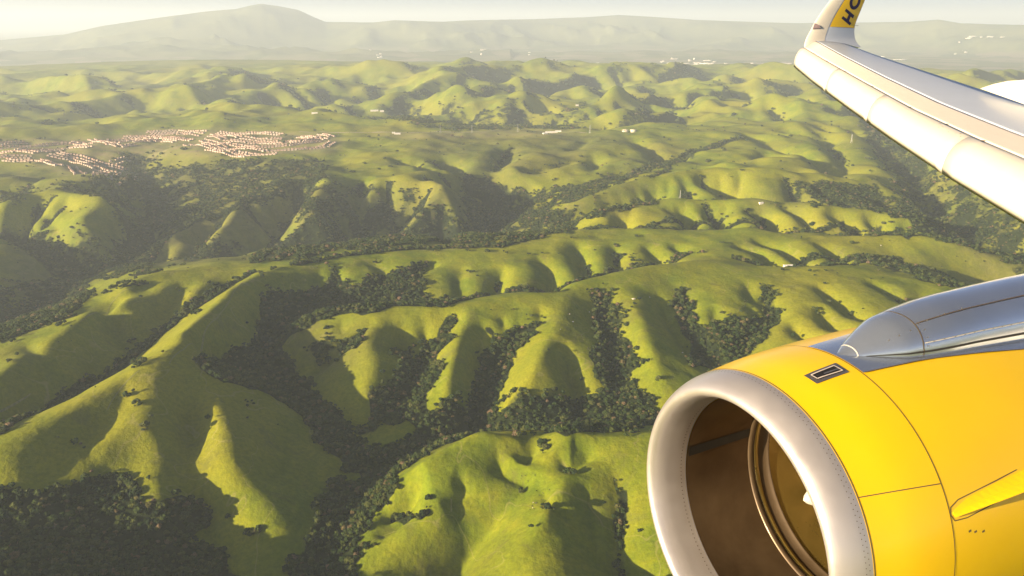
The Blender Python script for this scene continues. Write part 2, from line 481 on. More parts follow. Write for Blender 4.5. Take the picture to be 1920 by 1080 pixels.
# small run-off rills, stronger with distance where nothing was traced by hand
def flow_carve(Hh, k, seed):
    n = Hh + 3.0 * fbm(X2, Y2, 60, 3, seed) * np.clip(R2 / 2500, .4, 4)
    nr, nth = n.shape; flat = n.ravel(); order = np.argsort(-flat)
    offs = [(-1, 0), (1, 0), (0, -1), (0, 1), (-1, -1), (-1, 1), (1, -1), (1, 1)]
    best = np.zeros(n.shape); arg = np.full(n.shape, -1, np.int64); idx = np.arange(nr * nth).reshape(nr, nth)
    dist = [DL, DL, DT, DT] + [math.hypot(DL, DT)] * 4
    for (a, b), ds in zip(offs, dist):
        sh = np.full(n.shape, 1e9); ii = np.full(n.shape, -1, np.int64)
        s0 = slice(max(0, -a), nr - max(0, a)); s1 = slice(max(0, a), nr - max(0, -a)); t0 = slice(max(0, -b), nth - max(0, b)); t1 = slice(max(0, b), nth - max(0, -b))
        sh[s0, t0] = n[s1, t1]; ii[s0, t0] = idx[s1, t1]
        g = (n - sh) / ds; m = g > best; best[m] = g[m]; arg[m] = ii[m]
    acc = [1.0] * (nr * nth); ar = arg.ravel().tolist()
    for o in order.tolist():
        q = ar[o]
        if q >= 0: acc[q] += acc[o]
    acc = np.array(acc).reshape(nr, nth) * DL * DT * R2 ** 2        # m2
    a = np.log1p(acc / (2500 * np.clip(R2 / 2500, .5, 4) ** 2)); a = np.clip(a, 0, 4)
    a = blur(blur(a, 1.3, 0), 1.3, 1)
    return Hh - k * a, a
near = np.clip((R2 - 1700) / 1500, 0, 1)
far = np.clip((R2 - 4600) / 1500, 0, 1)
H += far * np.clip(1 - (R2 - 8300) / 3500, 0, 1) * ((ridged(X2 * .55 + Y2 * .2, Y2 * .9 - X2 * .2, 1150, 2, 31, .4) - .5) * (85 + 55 * np.clip((R2 - 5500) / 2500, 0, 1)) + 48 * fbm(X2, Y2, 520, 3, 33))
plateau = np.exp(-((Y2 - 4300) / 500) ** 2)
H += near * (1 - far) * (1 - .3 * plateau) * fbm(X2, Y2, 330, 3, 8) * 11
H += fbm(X2, Y2, 170, 3, 12) * 1.6 * np.clip(R2 / 1500, .6, 2)
soft = np.clip((1500 - R2) / 350, 0, 1) * np.clip((-.16 - T2) / .1, 0, 1)
H += soft * (blur(blur(H, .016 / DT, 1), .016 / DL, 0) - H)
HB = blur(blur(H, .032 / DT, 1), .032 / DL, 0)
H += (H - HB) * (.6 + .4 * near - .4 * far - .5 * soft)
gx = np.gradient(H, axis=1) / (DT * R2); gy = np.gradient(H, axis=0) / (DL * R2); slope = np.hypot(gx, gy)
H, ACC = flow_carve(H, (2.6 + 8.5 * near + 26 * far) * np.clip(slope * 3, .15, 1), 40)
# ---------------------------------------------------------------- masks on the land: woods, scrub, tracks
def project(x, y, z):
    dz = z - CAM_H; yf = y * CP - dz * SP; zu = y * SP + dz * CP
    return 960 + F * x / yf, 540 - F * zu / yf
# what the camera can see of each ring (running horizon towards the far side)
SLOPE = (H - CAM_H) / R2
VIS = SLOPE >= np.maximum.accumulate(SLOPE, axis=0) - 0.0035
PX, PY = project(X2, Y2, H)
wq = np.clip(1500 / R2, .25, 1.5); PX = PX + fbm(X2, Y2, 55, 3, 301) * 13 * wq; PY = PY + fbm(X2, Y2, 55, 3, 307) * 8 * wq
def inpoly(px, py, poly):
    ins = np.zeros(px.shape, bool); n = len(poly)
    bx = (px >= min(p[0] for p in poly)) & (px <= max(p[0] for p in poly)) & (py >= min(p[1] for p in poly)) & (py <= max(p[1] for p in poly))
    a, b = px[bx], py[bx]; r = np.zeros(a.shape, bool)
    for i in range(n):
        x1, y1 = poly[i]; x2, y2 = poly[(i + 1) % n]
        c = ((y1 > b) != (y2 > b)) & (a < (x2 - x1) * (b - y1) / (y2 - y1 + 1e-12) + x1); r ^= c
    ins[bx] = r; return ins
def polys(txt):
    out = []
    for ln in txt.strip().split('\n'):
        v, p = ln.split('|'); out.append((float(v), [tuple(map(float, q.split(','))) for q in p.split()]))
    return out
# density | outline
WOODS = """
0.95|370,665 420,672 470,640 490,600 480,560 500,545 560,548 610,540 620,512 640,518 650,545 700,518 750,508 790,512 792,555 830,558 860,570 700,582 600,600 560,620 520,655 560,700 600,740 660,800 690,850 680,880 640,880 600,820 560,775 500,738 440,712 380,700
1|570,1080 620,1000 650,930 680,890 700,855 760,835 800,805 850,790 900,775 960,785 1000,782 1060,770 1120,760 1200,745 1230,735 1225,760 1190,790 1210,805 1100,812 1000,808 900,805 850,822 780,862 730,892 745,925 700,960 680,1000 640,1020 600,1080
0.9|680,740 720,722 760,695 800,645 840,615 846,630 815,670 825,700 800,740 810,770 830,790 800,830 740,770 690,785
0.95|905,600 930,628 1000,608 1002,635 970,660 940,700 955,722 930,750 930,790 880,795 872,760 900,700 915,650
0.95|1115,565 1140,570 1135,600 1180,640 1195,680 1170,738 1230,735 1200,790 1060,790 1060,752 1140,740 1110,680 1120,620
0.95|1270,550 1300,590 1330,620 1360,590 1400,600 1465,600 1440,630 1400,665 1340,690 1300,690 1290,620
0.9|-60,925 60,930 130,905 200,885 250,905 270,945 335,930 400,965 400,985 350,1010 420,1030 410,1090 -60,1090
0.55|580,640 640,640 690,615 670,650 640,670 610,700 590,690
0.5|-20,440 60,430 150,455 135,430 180,440 225,460 215,410 300,400 240,330 240,300 300,290 330,310 420,300 540,300 600,300 625,320 600,345 640,380 660,390 640,420 600,400 560,420 520,380 440,395 360,420 300,460 280,490 300,510 150,530 60,600 -20,640 -20,540 100,520 30,465 -20,430
0.5|620,340 650,350 690,345 720,345 700,360 660,365 650,390 690,390 740,380 760,350 790,370 740,420 690,455 640,470 560,490 500,492 540,450 590,400 610,370
0.55|868,332 930,350 1000,355 1100,345 1180,318 1300,285 1310,295 1200,328 1120,362 1040,392 1090,385 1180,372 1250,380 1180,395 1080,420 1060,440 980,455 910,462 820,455 850,420 870,380
0.5|640,470 690,455 740,430 790,400 830,385 860,400 870,440 820,455 700,470
0.9|0,600 60,570 110,545 150,530 172,552 140,590 60,620 0,640
0.8|1800,440 1760,400 1740,330 1700,280 1640,215 1620,240 1640,290 1690,330 1700,370 1640,350 1600,345 1540,340 1500,350 1540,385 1600,388 1700,410 1720,425 1600,428 1500,432 1640,442 1720,445 1800,460 1860,480 1900,520 1860,560 1790,530 1700,498 1690,478 1620,490 1660,505 1800,545 1960,620 1960,400 1860,360 1780,340
0.5|0,355 60,350 230,322 260,350 250,400 200,380 100,350 30,380 0,385
0.42|815,190 850,180 880,215 930,200 960,180 1000,215 1050,200 1100,190 1110,225 1090,243 960,244 820,246 830,220
0.5|1560,268 1570,290 1600,310 1620,318 1590,318 1555,290
0.45|730,180 800,200 830,245 780,236 720,222
0.7|760,500 800,490 810,495 790,512 760,520
0.8|1150,455 1156,456 1163,500 1150,510
"""
LINES_T = parse(LINES)
WOOD = np.zeros(H.shape, np.float32)
for v, p in polys(WOODS):
    m = inpoly(PX, PY, p) & VIS & (Y2 > 0)
    WOOD = np.where(m, np.maximum(WOOD, v), WOOD)
WOOD = blur(blur(WOOD, .7, 0), .7, 1)
def world_line(L, z=None):
    t, r = pix_to_polar(L[:, 0], L[:, 1], L[:, 2]); return np.stack([r * np.sin(t), r * np.cos(t)], 1)
def near_line(W, rad):
    full = np.full(H.shape, 1e9, np.float32)
    for a in range(len(W) - 1):
        sl, d, f = seg_dist(W[a], W[a + 1], rad * 1.5); v = full[sl]; b = d < v; v[b] = d[b]
    return full
# tree lines in the valley bottoms: start of the traced line, half width in m, strength
VALLEYS = {(-120, 860): (13, .8), (590, 780): (15, .95), (560, 1180): (45, .95), (-150, 960): (30, .9), (1380, 485): (13, .75), (1078, 431): (15, .7), (930, 420): (26, .9),
           (1324, 377): (20, .75), (1960, 530): (110, .8), (-150, 700): (60, .85), (755, 640): (22, .5), (840, 612): (20, .8), (1000, 612): (18, .7), (1125, 565): (24, .8), (1275, 550): (20, .8),
           (1433, 540): (16, .7), (230, 500): (55, .8), (470, 484): (28, .7), (365, 488): (26, .7), (652, 458): (30, .7), (718, 455): (25, .7), (0, 215): (25, .6), (1110, 242): (30, .6), (1100, 212): (35, .5),
           (861, 1066): (8, .4), (1190, 1150): (10, .5), (270, 820): (12, .4), (385, 745): (8, .3), (235, 670): (8, .3), (1000, 175): (50, .5), (300, 200): (40, .4), (-60, 435): (50, .8), (-60, 370): (30, .5)}
for L in LINES_T:
    k = (int(L[0, 0]), int(L[0, 1]))
    if k in VALLEYS:
        rad, v = VALLEYS[k]; d = near_line(world_line(L), rad); wob = rad * (1 + .6 * fbm(X2, Y2, 90, 2, 77))
        WOOD = np.maximum(WOOD, v * np.clip(1.4 - d / np.maximum(wob, 3), 0, 1).clip(0, 1) * (d < rad * 2))
# second V3 stretch (the long tree belt behind the middle ridge)
for txt, rad, v in (("600,588 700,572 830,572 900,556 1000,545 1080,528 1150,508", 14, 1.), ("1150,508 1200,500 1249,492", 5, .7), ("1249,490 1286,474", 4, .5),
                    ("222,691 278,641 333,594 390,556 430,533 470,514", 9, .95), ("485,514 520,502", 5, .5), ("560,494 650,478 774,466 874,464 933,462", 12, .8), ("0,813 100,763 180,715 222,691", 8, .9),
                    ("933,461 981,447 1018,437 1074,424", 18, .9), ("1100,430 1300,428 1500,436 1600,441 1700,446", 13, .75), ("1500,498 1575,492 1687,495 1760,512", 11, .85),
                    ("437,390 365,410 310,450 280,485", 16, .9), ("529,358 480,373 437,388", 14, .9), ("587,411 555,440 525,462 480,492", 16, .9), ("800,398 748,430 690,465", 13, .9),
                    ("931,548 935,530", 4, .9), ("1107,515 1100,500", 5, .8), ("740,975 790,970 800,960", 6, .8), ("1169,924 1165,970 1165,1010 1157,1070", 7, .6), ("1331,275 1384,262", 10, .8), ("1222,331 1275,296 1331,276", 16, .8),
                    ("955,278 944,296 925,322", 16, .6), ("160,560 230,540 280,530", 5, .6), ("240,683 270,680", 3, .8), ("1063,304 1007,318 970,326", 8, .5), ("1500,345 1530,385", 20, .6), ("340,775 350,830", 3, .2),
                    ("1433,535 1448,560 1455,600", 6, .6), ("0,265 60,262 120,258", 25, .3)):
    P_ = np.array([[float(a) for a in q.split(',')] for q in txt.split()]); W = cast(P_[:, 0], P_[:, 1])
    d = near_line(W, rad * 2); WOOD = np.maximum(WOOD, v * np.clip(1.5 - d / rad, 0, 1) * (d < rad * 2))
ra = random.Random(4)
for p_, q_ in AUTO:
    if ra.random() < .55:
        k_ = ra.randint(1, max(1, len(p_) // 2)); W = np.array(p_[k_:]); 
        if len(W) > 2: d = near_line(W, 26 * q_); WOOD = np.maximum(WOOD, ra.uniform(.6, .9) * np.clip(1.5 - d / (11 * q_), 0, 1) * (d < 20 * q_))
WOOD = np.clip(WOOD, 0, 1)
clump = fbm(X2, Y2, 70, 3, 91) * .9 + .25
WOODF = np.clip(WOOD * 1.5 - .25 + .55 * clump * (1 - WOOD) - .12 * (clump < 0), 0, 1)
farw = np.clip((R2 - 4500) / 700, 0, 1) * np.clip((ACC - .7) * 1.1, 0, 1) * (fbm(X2, Y2, 500, 2, 5) > -.1)
WOODF = np.maximum(WOODF, farw * .7)
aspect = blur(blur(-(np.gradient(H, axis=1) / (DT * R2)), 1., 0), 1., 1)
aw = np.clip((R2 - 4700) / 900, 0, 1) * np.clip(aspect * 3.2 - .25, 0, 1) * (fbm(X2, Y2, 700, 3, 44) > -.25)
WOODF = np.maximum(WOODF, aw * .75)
SCRUB = """
0.9|700,462 760,420 800,398 840,400 858,455 800,455
0.9|280,492 310,450 365,412 430,395 460,398 400,450 375,500
0.75|240,290 600,300 640,380 600,460 500,490 280,500 150,530 60,600 0,600 0,440 150,450 240,400
0.75|600,345 760,350 860,340 1000,360 1000,440 880,462 640,470
0.9|1000,420 1080,375 1200,330 1230,345 1120,385 1060,415 980,450
0.8|620,330 640,360 600,350 590,400 540,460 590,440 610,400 640,380
0.8|1370,400 1420,360 1500,350 1560,345 1640,350 1700,400 1640,395 1560,385
0.8|1700,270 1900,380 1960,420 1960,600 1860,560 1760,440 1720,340
0.7|1560,470 1650,470 1780,500 1840,540 1700,510
0.6|870,250 1100,250 1200,250 1000,330 900,345 780,300 760,270
0.9|0,300 100,330 200,340 100,360 0,350
0.45|540,640 700,610 690,700 600,720
0.7|560,600 520,650 600,700 660,690 620,640
0.5|1120,320 1250,260 1300,300 1200,330
0.8|0,455 40,470 30,540 0,560
0.5|0,640 60,660 60,700 0,730
"""
SC = np.zeros(H.shape, np.float32)
for v, p in polys(SCRUB):
    SC = np.where(inpoly(PX, PY, p) & VIS, np.maximum(SC, v), SC)
SC = blur(blur(SC, 3, 0), 3, 1)
WOODF = WOODF * (1 - .45 * ((PX > 1650) & (PY > 260) & (PY < 560)) * (fbm(X2, Y2, 130, 2, 12) > -.1))
DRY = np.zeros(H.shape, np.float32)
for v, p in polys("""0.9|-20,262 0,285 120,330 200,340 255,330 250,300 330,290 400,292 620,285 650,262 600,250 480,246 300,240 200,258
0.6|700,250 870,246 1050,240 1100,250 1020,256 760,262"""):
    DRY = np.where(inpoly(PX, PY, p) & VIS, np.maximum(DRY, v), DRY)
DRY = blur(blur(DRY, 1.5, 0), 1.5, 1)

# ---------------------------------------------------------------- one sheet of ground to the horizon
SKY = np.array([(-400, 82), (0, 76), (120, 66), (190, 50), (230, 44), (300, 34), (380, 23), (440, 18), (470, 11), (490, 8), (520, 12), (560, 20), (590, 34), (610, 42), (700, 43), (740, 39), (830, 42), (900, 38), (1000, 37), (1100, 33), (1160, 29), (1220, 32), (1300, 38), (1400, 42), (1500, 44), (1600, 43), (1700, 42), (1760, 38), (1800, 45), (1920, 48), (2300, 52)], float)
def far_height(t, r, x, y):
    st, sm = pix_dir(SKY[:, 0], SKY[:, 1]); m = np.interp(t, st, sm)
    rc = 23500 + 1500 * np.sin(t * 7) + 600 * np.sin(t * 19)
    top = CAM_H - rc * m
    prof = np.exp(-((r - rc) / (2300 + 500 * np.sin(t * 11))) ** 2)
    prof = np.where(r > rc, np.maximum(prof, .3 * np.exp(-(r - rc) / 20000)), prof)
    rd = ridged(x, y, 3000, 5, 61, .6)
    edge = np.clip((1 - prof) * 1.6, 0, 1)
    h = top * prof * (1 + .95 * edge * (rd - .7)) * (prof > .02)
    h2 = 300 * np.exp(-((r - 17500 - 900 * np.sin(t * 9)) / 1300) ** 2) * np.clip(.55 - .6 * perlin(x / 5200, y / 5200, 71) - .3 * (t > 0), 0, 1) * (.6 + .6 * ridged(x, y, 1400, 3, 64))
    return np.maximum(h, 0) + h2 + 14 + 8 * fbm(x, y, 1800, 2, 3)

NR2 = (NR - 1) * 2 + 1; NT2 = (NTH - 1) * 2 + 1
def fine(a):
    o = upsample(a, NR2, NT2); return blur(blur(o, .9, 0), .9, 1)
Hf = fine(H); thf = np.linspace(th[0], th[-1], NT2); lrf = np.linspace(lr[0], lr[-1], NR2)
outer = np.exp(np.arange(lrf[-1] + .01, math.log(90000), .01)); inner = np.geomspace(6, R0 * .985, 26)
rings = np.concatenate([inner, np.exp(lrf), outer])
wrap = np.linspace(th[-1], 2 * np.pi + th[0], 60)[1:-1]
tall = np.concatenate([thf, wrap])
TT, RR = np.meshgrid(tall, rings); XX = RR * np.sin(TT); YY = RR * np.cos(TT)
tw = (TT + np.pi) % (2 * np.pi) - np.pi
Z = far_height(np.clip(tw, -1.2, 1.2), RR, XX, YY)
ni = len(inner); a0, a1 = ni, ni + NR2
land = 60 + 60 * fbm(XX, YY, 1300, 4, 19)
g = np.clip((RR - 11500) / 2500, 0, 1); g = g * g * (3 - 2 * g)
core = np.zeros_like(Z)
core[a0:a1, :NT2] = Hf; core[:ni, :NT2] = Hf[0]; core[a1:, :NT2] = Hf[-1]
j = np.arange(len(wrap)); wl_ = np.clip(1 - j / 8, 0, 1); wr_ = np.clip(1 - (len(wrap) - 1 - j) / 8, 0, 1)
e0 = core[:, NT2 - 1][:, None]; e1 = core[:, 0][:, None]
core[:, NT2:] = e0 * wl_ + e1 * wr_ + land[:, NT2:] * (1 - wl_ - wr_)
kk = np.clip(RR[:ni] / R0, 0, 1) ** 2; core[:ni] = core[:ni] * kk + 20 * (1 - kk)
Z = core * (1 - g) + Z * g
det = fbm(XX, YY, 26, 3, 101) * .55 + fbm(XX, YY, 9, 2, 103) * .18
Z += det * (RR < 4000) * np.clip(RR / 600, 0, 1)
Z += .0 * g
nR, nT = Z.shape
co = np.empty((nR * nT + 1, 3), np.float32); co[:-1, 0] = XX.ravel(); co[:-1, 1] = YY.ravel(); co[:-1, 2] = Z.ravel(); co[-1] = (0, 0, 20)
ii = np.arange(nR * nT, dtype=np.int32).reshape(nR, nT)
A = ii[:-1]; B = ii[1:]; An = np.roll(A, -1, 1); Bn = np.roll(B, -1, 1)
quads = np.stack([A, B, Bn, An], -1).reshape(-1, 4)[:, ::-1]
cen = np.stack([np.full(nT, nR * nT), ii[0], np.roll(ii[0], -1)], 1)[:, ::-1].astype(np.int32)
me = bpy.data.meshes.new('ground'); nv = len(co); nq = len(quads)
me.vertices.add(nv); me.vertices.foreach_set('co', co.ravel())
me.loops.add(nq * 4 + nT * 3); me.loops.foreach_set('vertex_index', np.concatenate([quads.ravel(), cen.ravel()]).astype(np.int32))
me.polygons.add(nq + nT); me.polygons.foreach_set('loop_start', np.concatenate([np.arange(nq) * 4, nq * 4 + np.arange(nT) * 3]).astype(np.int32))
me.polygons.foreach_set('use_smooth', np.ones(nq + nT, bool)); me.update(calc_edges=True)
def put(name, a):
    full = np.zeros((nR, nT), np.float32); full[a0:a1, :NT2] = upsample(a, NR2, NT2)
    at = me.attributes.new(name, 'FLOAT', 'POINT'); at.data.foreach_set('value', np.append(full.ravel(), 0).astype(np.float32))
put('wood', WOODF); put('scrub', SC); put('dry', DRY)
TRK = np.zeros(H.shape)

m = NT('grass_land'); pos = m.pos()
n1 = m.noise(.0022, 6, .6, pos); n2 = m.noise(.018, 6, .65, pos); n3 = m.noise(.16, 5, .7, pos); n4 = m.noise(.0008, 3, .5, pos)
grass = m.ramp(n2, [(.28, (.09, .138, .005)), (.5, (.16, .20, .006)), (.72, (.235, .242, .008))])
grass = m.mix(m.ramp(n1, [(.42, 0.), (.68, 1.)]), grass, (.24, .232, .012))
fine_ = m.ramp(n3, [(.3, (.62, .66, .62)), (.55, (1, 1, 1)), (.8, (1.22, 1.2, 1.1))])
grass = m.mix(.8, grass, fine_, 'MULTIPLY')
patch_ = m.ramp(m.noise(.011, 7, .72, pos, .6), [(.56, 0.), (.66, 1.)])
grass = m.mix(m.math('MULTIPLY', patch_, .55), grass, (.115, .115, .03))
bare = m.ramp(m.noise(.03, 8, .78, pos), [(.66, 0.), (.74, 1.)])
grass = m.mix(m.math('MULTIPLY', bare, .5), grass, (.30, .24, .10))
iso = m.math('ABSOLUTE', m.math('SUBTRACT', m.noise(.0045, 3, .5, pos, .4), .5))
trail = m.ramp(iso, [(.0, 1.), (.0035, 0.)])
grass = m.mix(m.math('MULTIPLY', trail, .45), grass, (.30, .27, .10))
scr = m.ramp(m.noise(.05, 6, .7, pos), [(.3, (.04, .05, .018)), (.5, (.085, .085, .032)), (.7, (.15, .13, .055))])
sf = m.math('MULTIPLY', m.attr('scrub'), m.ramp(m.noise(.012, 5, .65, pos), [(.35, .45), (.6, 1.)]))
col = m.mix(sf, grass, scr)
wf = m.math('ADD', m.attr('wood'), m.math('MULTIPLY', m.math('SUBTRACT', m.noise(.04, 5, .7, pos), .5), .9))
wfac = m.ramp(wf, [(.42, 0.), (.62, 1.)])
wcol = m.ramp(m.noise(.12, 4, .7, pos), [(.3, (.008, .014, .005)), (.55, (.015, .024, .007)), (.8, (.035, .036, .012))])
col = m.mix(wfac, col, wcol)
dr = m.ramp(m.noise(.02, 4, .6, pos), [(.35, (.26, .20, .13)), (.65, (.20, .21, .07))])
col = m.mix(m.math('MULTIPLY', m.attr('dry'), .8), col, dr)
# the far plain: fields, orchards and built-up land
ln_ = m.n('ShaderNodeVectorMath', operation='LENGTH'); m.l(pos, ln_.inputs[0])
fr = m.n('ShaderNodeMapRange'); m.l(ln_.outputs['Value'], fr.inputs[0]); fr.inputs[1].default_value = 10500; fr.inputs[2].default_value = 13500
vor = m.n('ShaderNodeTexVoronoi'); vor.inputs['Scale'].default_value = .0022; m.l(pos, vor.inputs['Vector'])
fcol = m.ramp(vor.outputs['Color'], [(.2, (.08, .10, .04)), (.5, (.14, .15, .06)), (.8, (.24, .2, .14))])
sep = m.n('ShaderNodeSeparateXYZ'); m.l(pos, sep.inputs[0])
hi = m.ramp(m.math('MULTIPLY', sep.outputs['Z'], .002), [(.1, 0.), (.3, 1.)])
fcol = m.mix(hi, fcol, m.ramp(m.noise(.0012, 6, .6, pos), [(.35, (.06, .08, .035)), (.6, (.15, .16, .07))]))
col = m.mix(fr.outputs[0], col, fcol)
m.set(col, .92); m.b.inputs['Specular IOR Level'].default_value = .12
m.bump(m.math('ADD', n3, m.math('MULTIPLY', n2, 2.0)), .55, 2.6)
GRASS = m.m
me.materials.append(GRASS)
ground = bpy.data.objects.new('ground', me); C.objects.link(ground); tag(ground, 'steep green grass hills with wooded valleys reaching back to a hazy mountain range', kind='structure')
# ---------------------------------------------------------------- ground height for everything that stands on it
Zf = Z[a0:a1, :NT2].copy()
DTf = thf[1] - thf[0]; DLf = lrf[1] - lrf[0]
def zat(x, y):
    x = np.asarray(x, float); y = np.asarray(y, float); t = np.arctan2(x, y); l = np.log(np.hypot(x, y))
    i = np.clip((l - lrf[0]) / DLf, 0, NR2 - 1.001); j = np.clip((t - thf[0]) / DTf, 0, NT2 - 1.001)
    i0 = i.astype(int); j0 = j.astype(int); fi = i - i0; fj = j - j0
    return Zf[i0, j0] * (1 - fi) * (1 - fj) + Zf[i0 + 1, j0] * fi * (1 - fj) + Zf[i0, j0 + 1] * (1 - fi) * fj + Zf[i0 + 1, j0 + 1] * fi * fj
def ground_pt(x, y):
    p = cast([x], [y])[0]; return float(p[0]), float(p[1]), float(zat(p[0], p[1]))

# ---------------------------------------------------------------- tracks and streets draped on the land
def strip(name, paths, width, mat, lift, label):
    V = []; Fc = []
    for P_ in paths:
        W = cast([p[0] for p in P_], [p[1] for p in P_])[:, :2]
        d = np.concatenate([[0], np.cumsum(np.hypot(*np.diff(W, axis=0).T))]); n = int(d[-1] / 5) + 2; s = np.linspace(0, d[-1], n)
        q = np.stack([np.interp(s, d, W[:, 0]), np.interp(s, d, W[:, 1])], 1)
        if len(W) > 2:
            for _ in range(6): q[1:-1] = (q[:-2] + q[2:] + 2 * q[1:-1]) / 4
        tg = np.gradient(q, axis=0); tg /= np.linalg.norm(tg, axis=1)[:, None] + 1e-9; nn = np.stack([-tg[:, 1], tg[:, 0]], 1)
        b0 = len(V)
        wv = width * (1 + .25 * np.sin(s / 17.0))
        for k in range(n):
            for e in (-1, 0, 1):
                p = q[k] + nn[k] * e * wv[k] / 2; V.append((p[0], p[1], float(zat(p[0], p[1])) + lift))
            if k:
                a = b0 + 3 * k
                Fc += [(a - 3, a, a + 1, a - 2), (a - 2, a + 1, a + 2, a - 1)]
    o = mesh_obj(name, V, Fc, mat); return tag(o, label, kind='structure')
dirt = simple_mat('dirt', (.20, .20, .05), .95, scale=.2, var=.3)
strip('dirt_track', [[(470, 517), (440, 545), (413, 588), (385, 620), (345, 655), (322, 672), (318, 682)], [(250, 541), (225, 549), (206, 570), (180, 586), (150, 604)],
                     [(0, 772), (30, 757), (58, 738)], [(262, 694), (232, 720), (212, 748), (202, 768)], [(1312, 485), (1350, 496), (1382, 512), (1430, 520)],
                     [(1190, 431), (1260, 432), (1340, 433)], [(774, 469), (860, 468), (970, 456), (1060, 446)], [(846, 960), (846, 935)]], 1.9, dirt, .3, 'narrow pale dirt tracks along the green ridge crests')
pale = simple_mat('pale_road', (.42, .36, .28), .95, scale=.1, var=.15)
strip('road', [[(560, 247), (660, 248), (760, 249), (830, 247), (900, 247), (1010, 247), (1100, 249)]], 9, pale, .6, 'pale straight road along the back edge of the plateau')

# ---------------------------------------------------------------- housing estate
wallc = NT('house_wall'); oi = wallc.n('ShaderNodeObjectInfo').outputs['Random']
wallc.set(wallc.ramp(oi, [(0, (.50, .35, .29)), (.35, (.58, .47, .40)), (.65, (.46, .32, .26)), (1, (.58, .5, .45))]), .85)
roofc = NT('house_roof'); oi = roofc.n('ShaderNodeObjectInfo').outputs['Random']
roofc.set(roofc.ramp(oi, [(0, (.26, .13, .09)), (.4, (.34, .20, .15)), (.7, (.24, .19, .17)), (1, (.42, .27, .2))]), .8)
def house_mesh(name, a, b, h, wing):
    bm = bmesh.new()
    def box_roof(cx, cy, a, b, h, rh):
        x0, x1, y0, y1 = cx - a / 2, cx + a / 2, cy - b / 2, cy + b / 2
        v = [bm.verts.new(p) for p in ((x0, y0, -2.5), (x1, y0, -2.5), (x1, y1, -2.5), (x0, y1, -2.5), (x0, y0, h), (x1, y0, h), (x1, y1, h), (x0, y1, h))]
        for f in ((0, 1, 5, 4), (1, 2, 6, 5), (2, 3, 7, 6), (3, 0, 4, 7)): bm.faces.new([v[i] for i in f]).material_index = 0
        o = .6; e = [bm.verts.new(p) for p in ((x0 - o, y0 - o, h), (x1 + o, y0 - o, h), (x1 + o, y1 + o, h), (x0 - o, y1 + o, h), (x0 + b * .28, cy, h + rh), (x1 - b * .28, cy, h + rh))]
        for f in ((0, 1, 5, 4), (1, 2, 5), (2, 3, 4, 5), (3, 0, 4), (3, 2, 1, 0)): bm.faces.new([e[i] for i in f]).material_index = 1
    box_roof(0, 0, a, b, h, b * .24)
    if wing: box_roof(a * .28, -b * .55, a * .42, b * .5, h * .62, b * .12)
    bx = [(-a * .3, b * .2, h + b * .1), (-a * .3 + .9, b * .2 + .9, h + b * .24 + .8)]
    r = bmesh.ops.create_cube(bm, size=1, matrix=Matrix.Translation((-a * .25, b * .15, h + b * .2)) @ Matrix.Diagonal((.9, .9, b * .2, 1)))
    me = bpy.data.meshes.new(name); bm.to_mesh(me); bm.free(); me.materials.append(wallc.m); me.materials.append(roofc.m); return me
HM = [house_mesh('house', 11.5, 8, 5.6, True), house_mesh('house', 10, 9, 5.4, True), house_mesh('house', 12.5, 8.5, 3.8, False), house_mesh('house', 11, 8.5, 5.8, False)]
ROWS = """8,300 60,303|70,300 110,310|90,290 130,299 165,310 200,322 225,328|110,287 150,295 190,309 235,320|135,313 170,325 210,333 247,330|187,310 215,305 240,298|0,278 60,275|0,287 70,287|0,294 60,295
80,285 120,279 170,276|60,275 110,270 160,268|130,266 170,270|172,262 200,268 225,275 252,271|200,264 240,262 290,268|230,258 280,256 345,261|275,248 330,246 385,248|282,252 330,251 378,254|265,260 310,259 360,263|250,267 300,264 330,266
350,272 390,275 440,285 470,290 520,288|380,262 430,270 480,275 540,272 600,266|400,252 450,258 500,262 530,261|410,249 470,250 530,252|390,281 425,286 465,293|440,279 500,284 560,280 610,275 625,266|430,265 500,269 560,267 600,258|600,252 622,257|560,258 612,262|385,268 420,278|395,256 420,262 470,267 520,266|0,270 50,268|30,282 95,281|205,272 250,264"""
ROWS = [[tuple(map(float, q.split(','))) for q in r.split()] for r in ROWS.replace('\n', '|').split('|')]
hs = []
rnd = random.Random(5)
for r in ROWS:
    W = cast([p[0] for p in r], [p[1] for p in r])[:, :2]; d = np.concatenate([[0], np.cumsum(np.hypot(*np.diff(W, axis=0).T))])
    s = 6.
    while s < d[-1]:
        x, y = np.interp(s, d, W[:, 0]), np.interp(s, d, W[:, 1]); x2, y2 = np.interp(s + 1, d, W[:, 0]), np.interp(s + 1, d, W[:, 1])
        if x2 == x and y2 == y: break
        a = math.atan2(y2 - y, x2 - x)
        for side in (-1, 1):
            if rnd.random() < .88 or True:
                off = 16 + rnd.uniform(-1.5, 1.5)
                hs.append((x - math.sin(a) * off * side, y + math.cos(a) * off * side, a + (0 if side > 0 else math.pi) + rnd.uniform(-.06, .06)))
        s += rnd.uniform(14.5, 18)
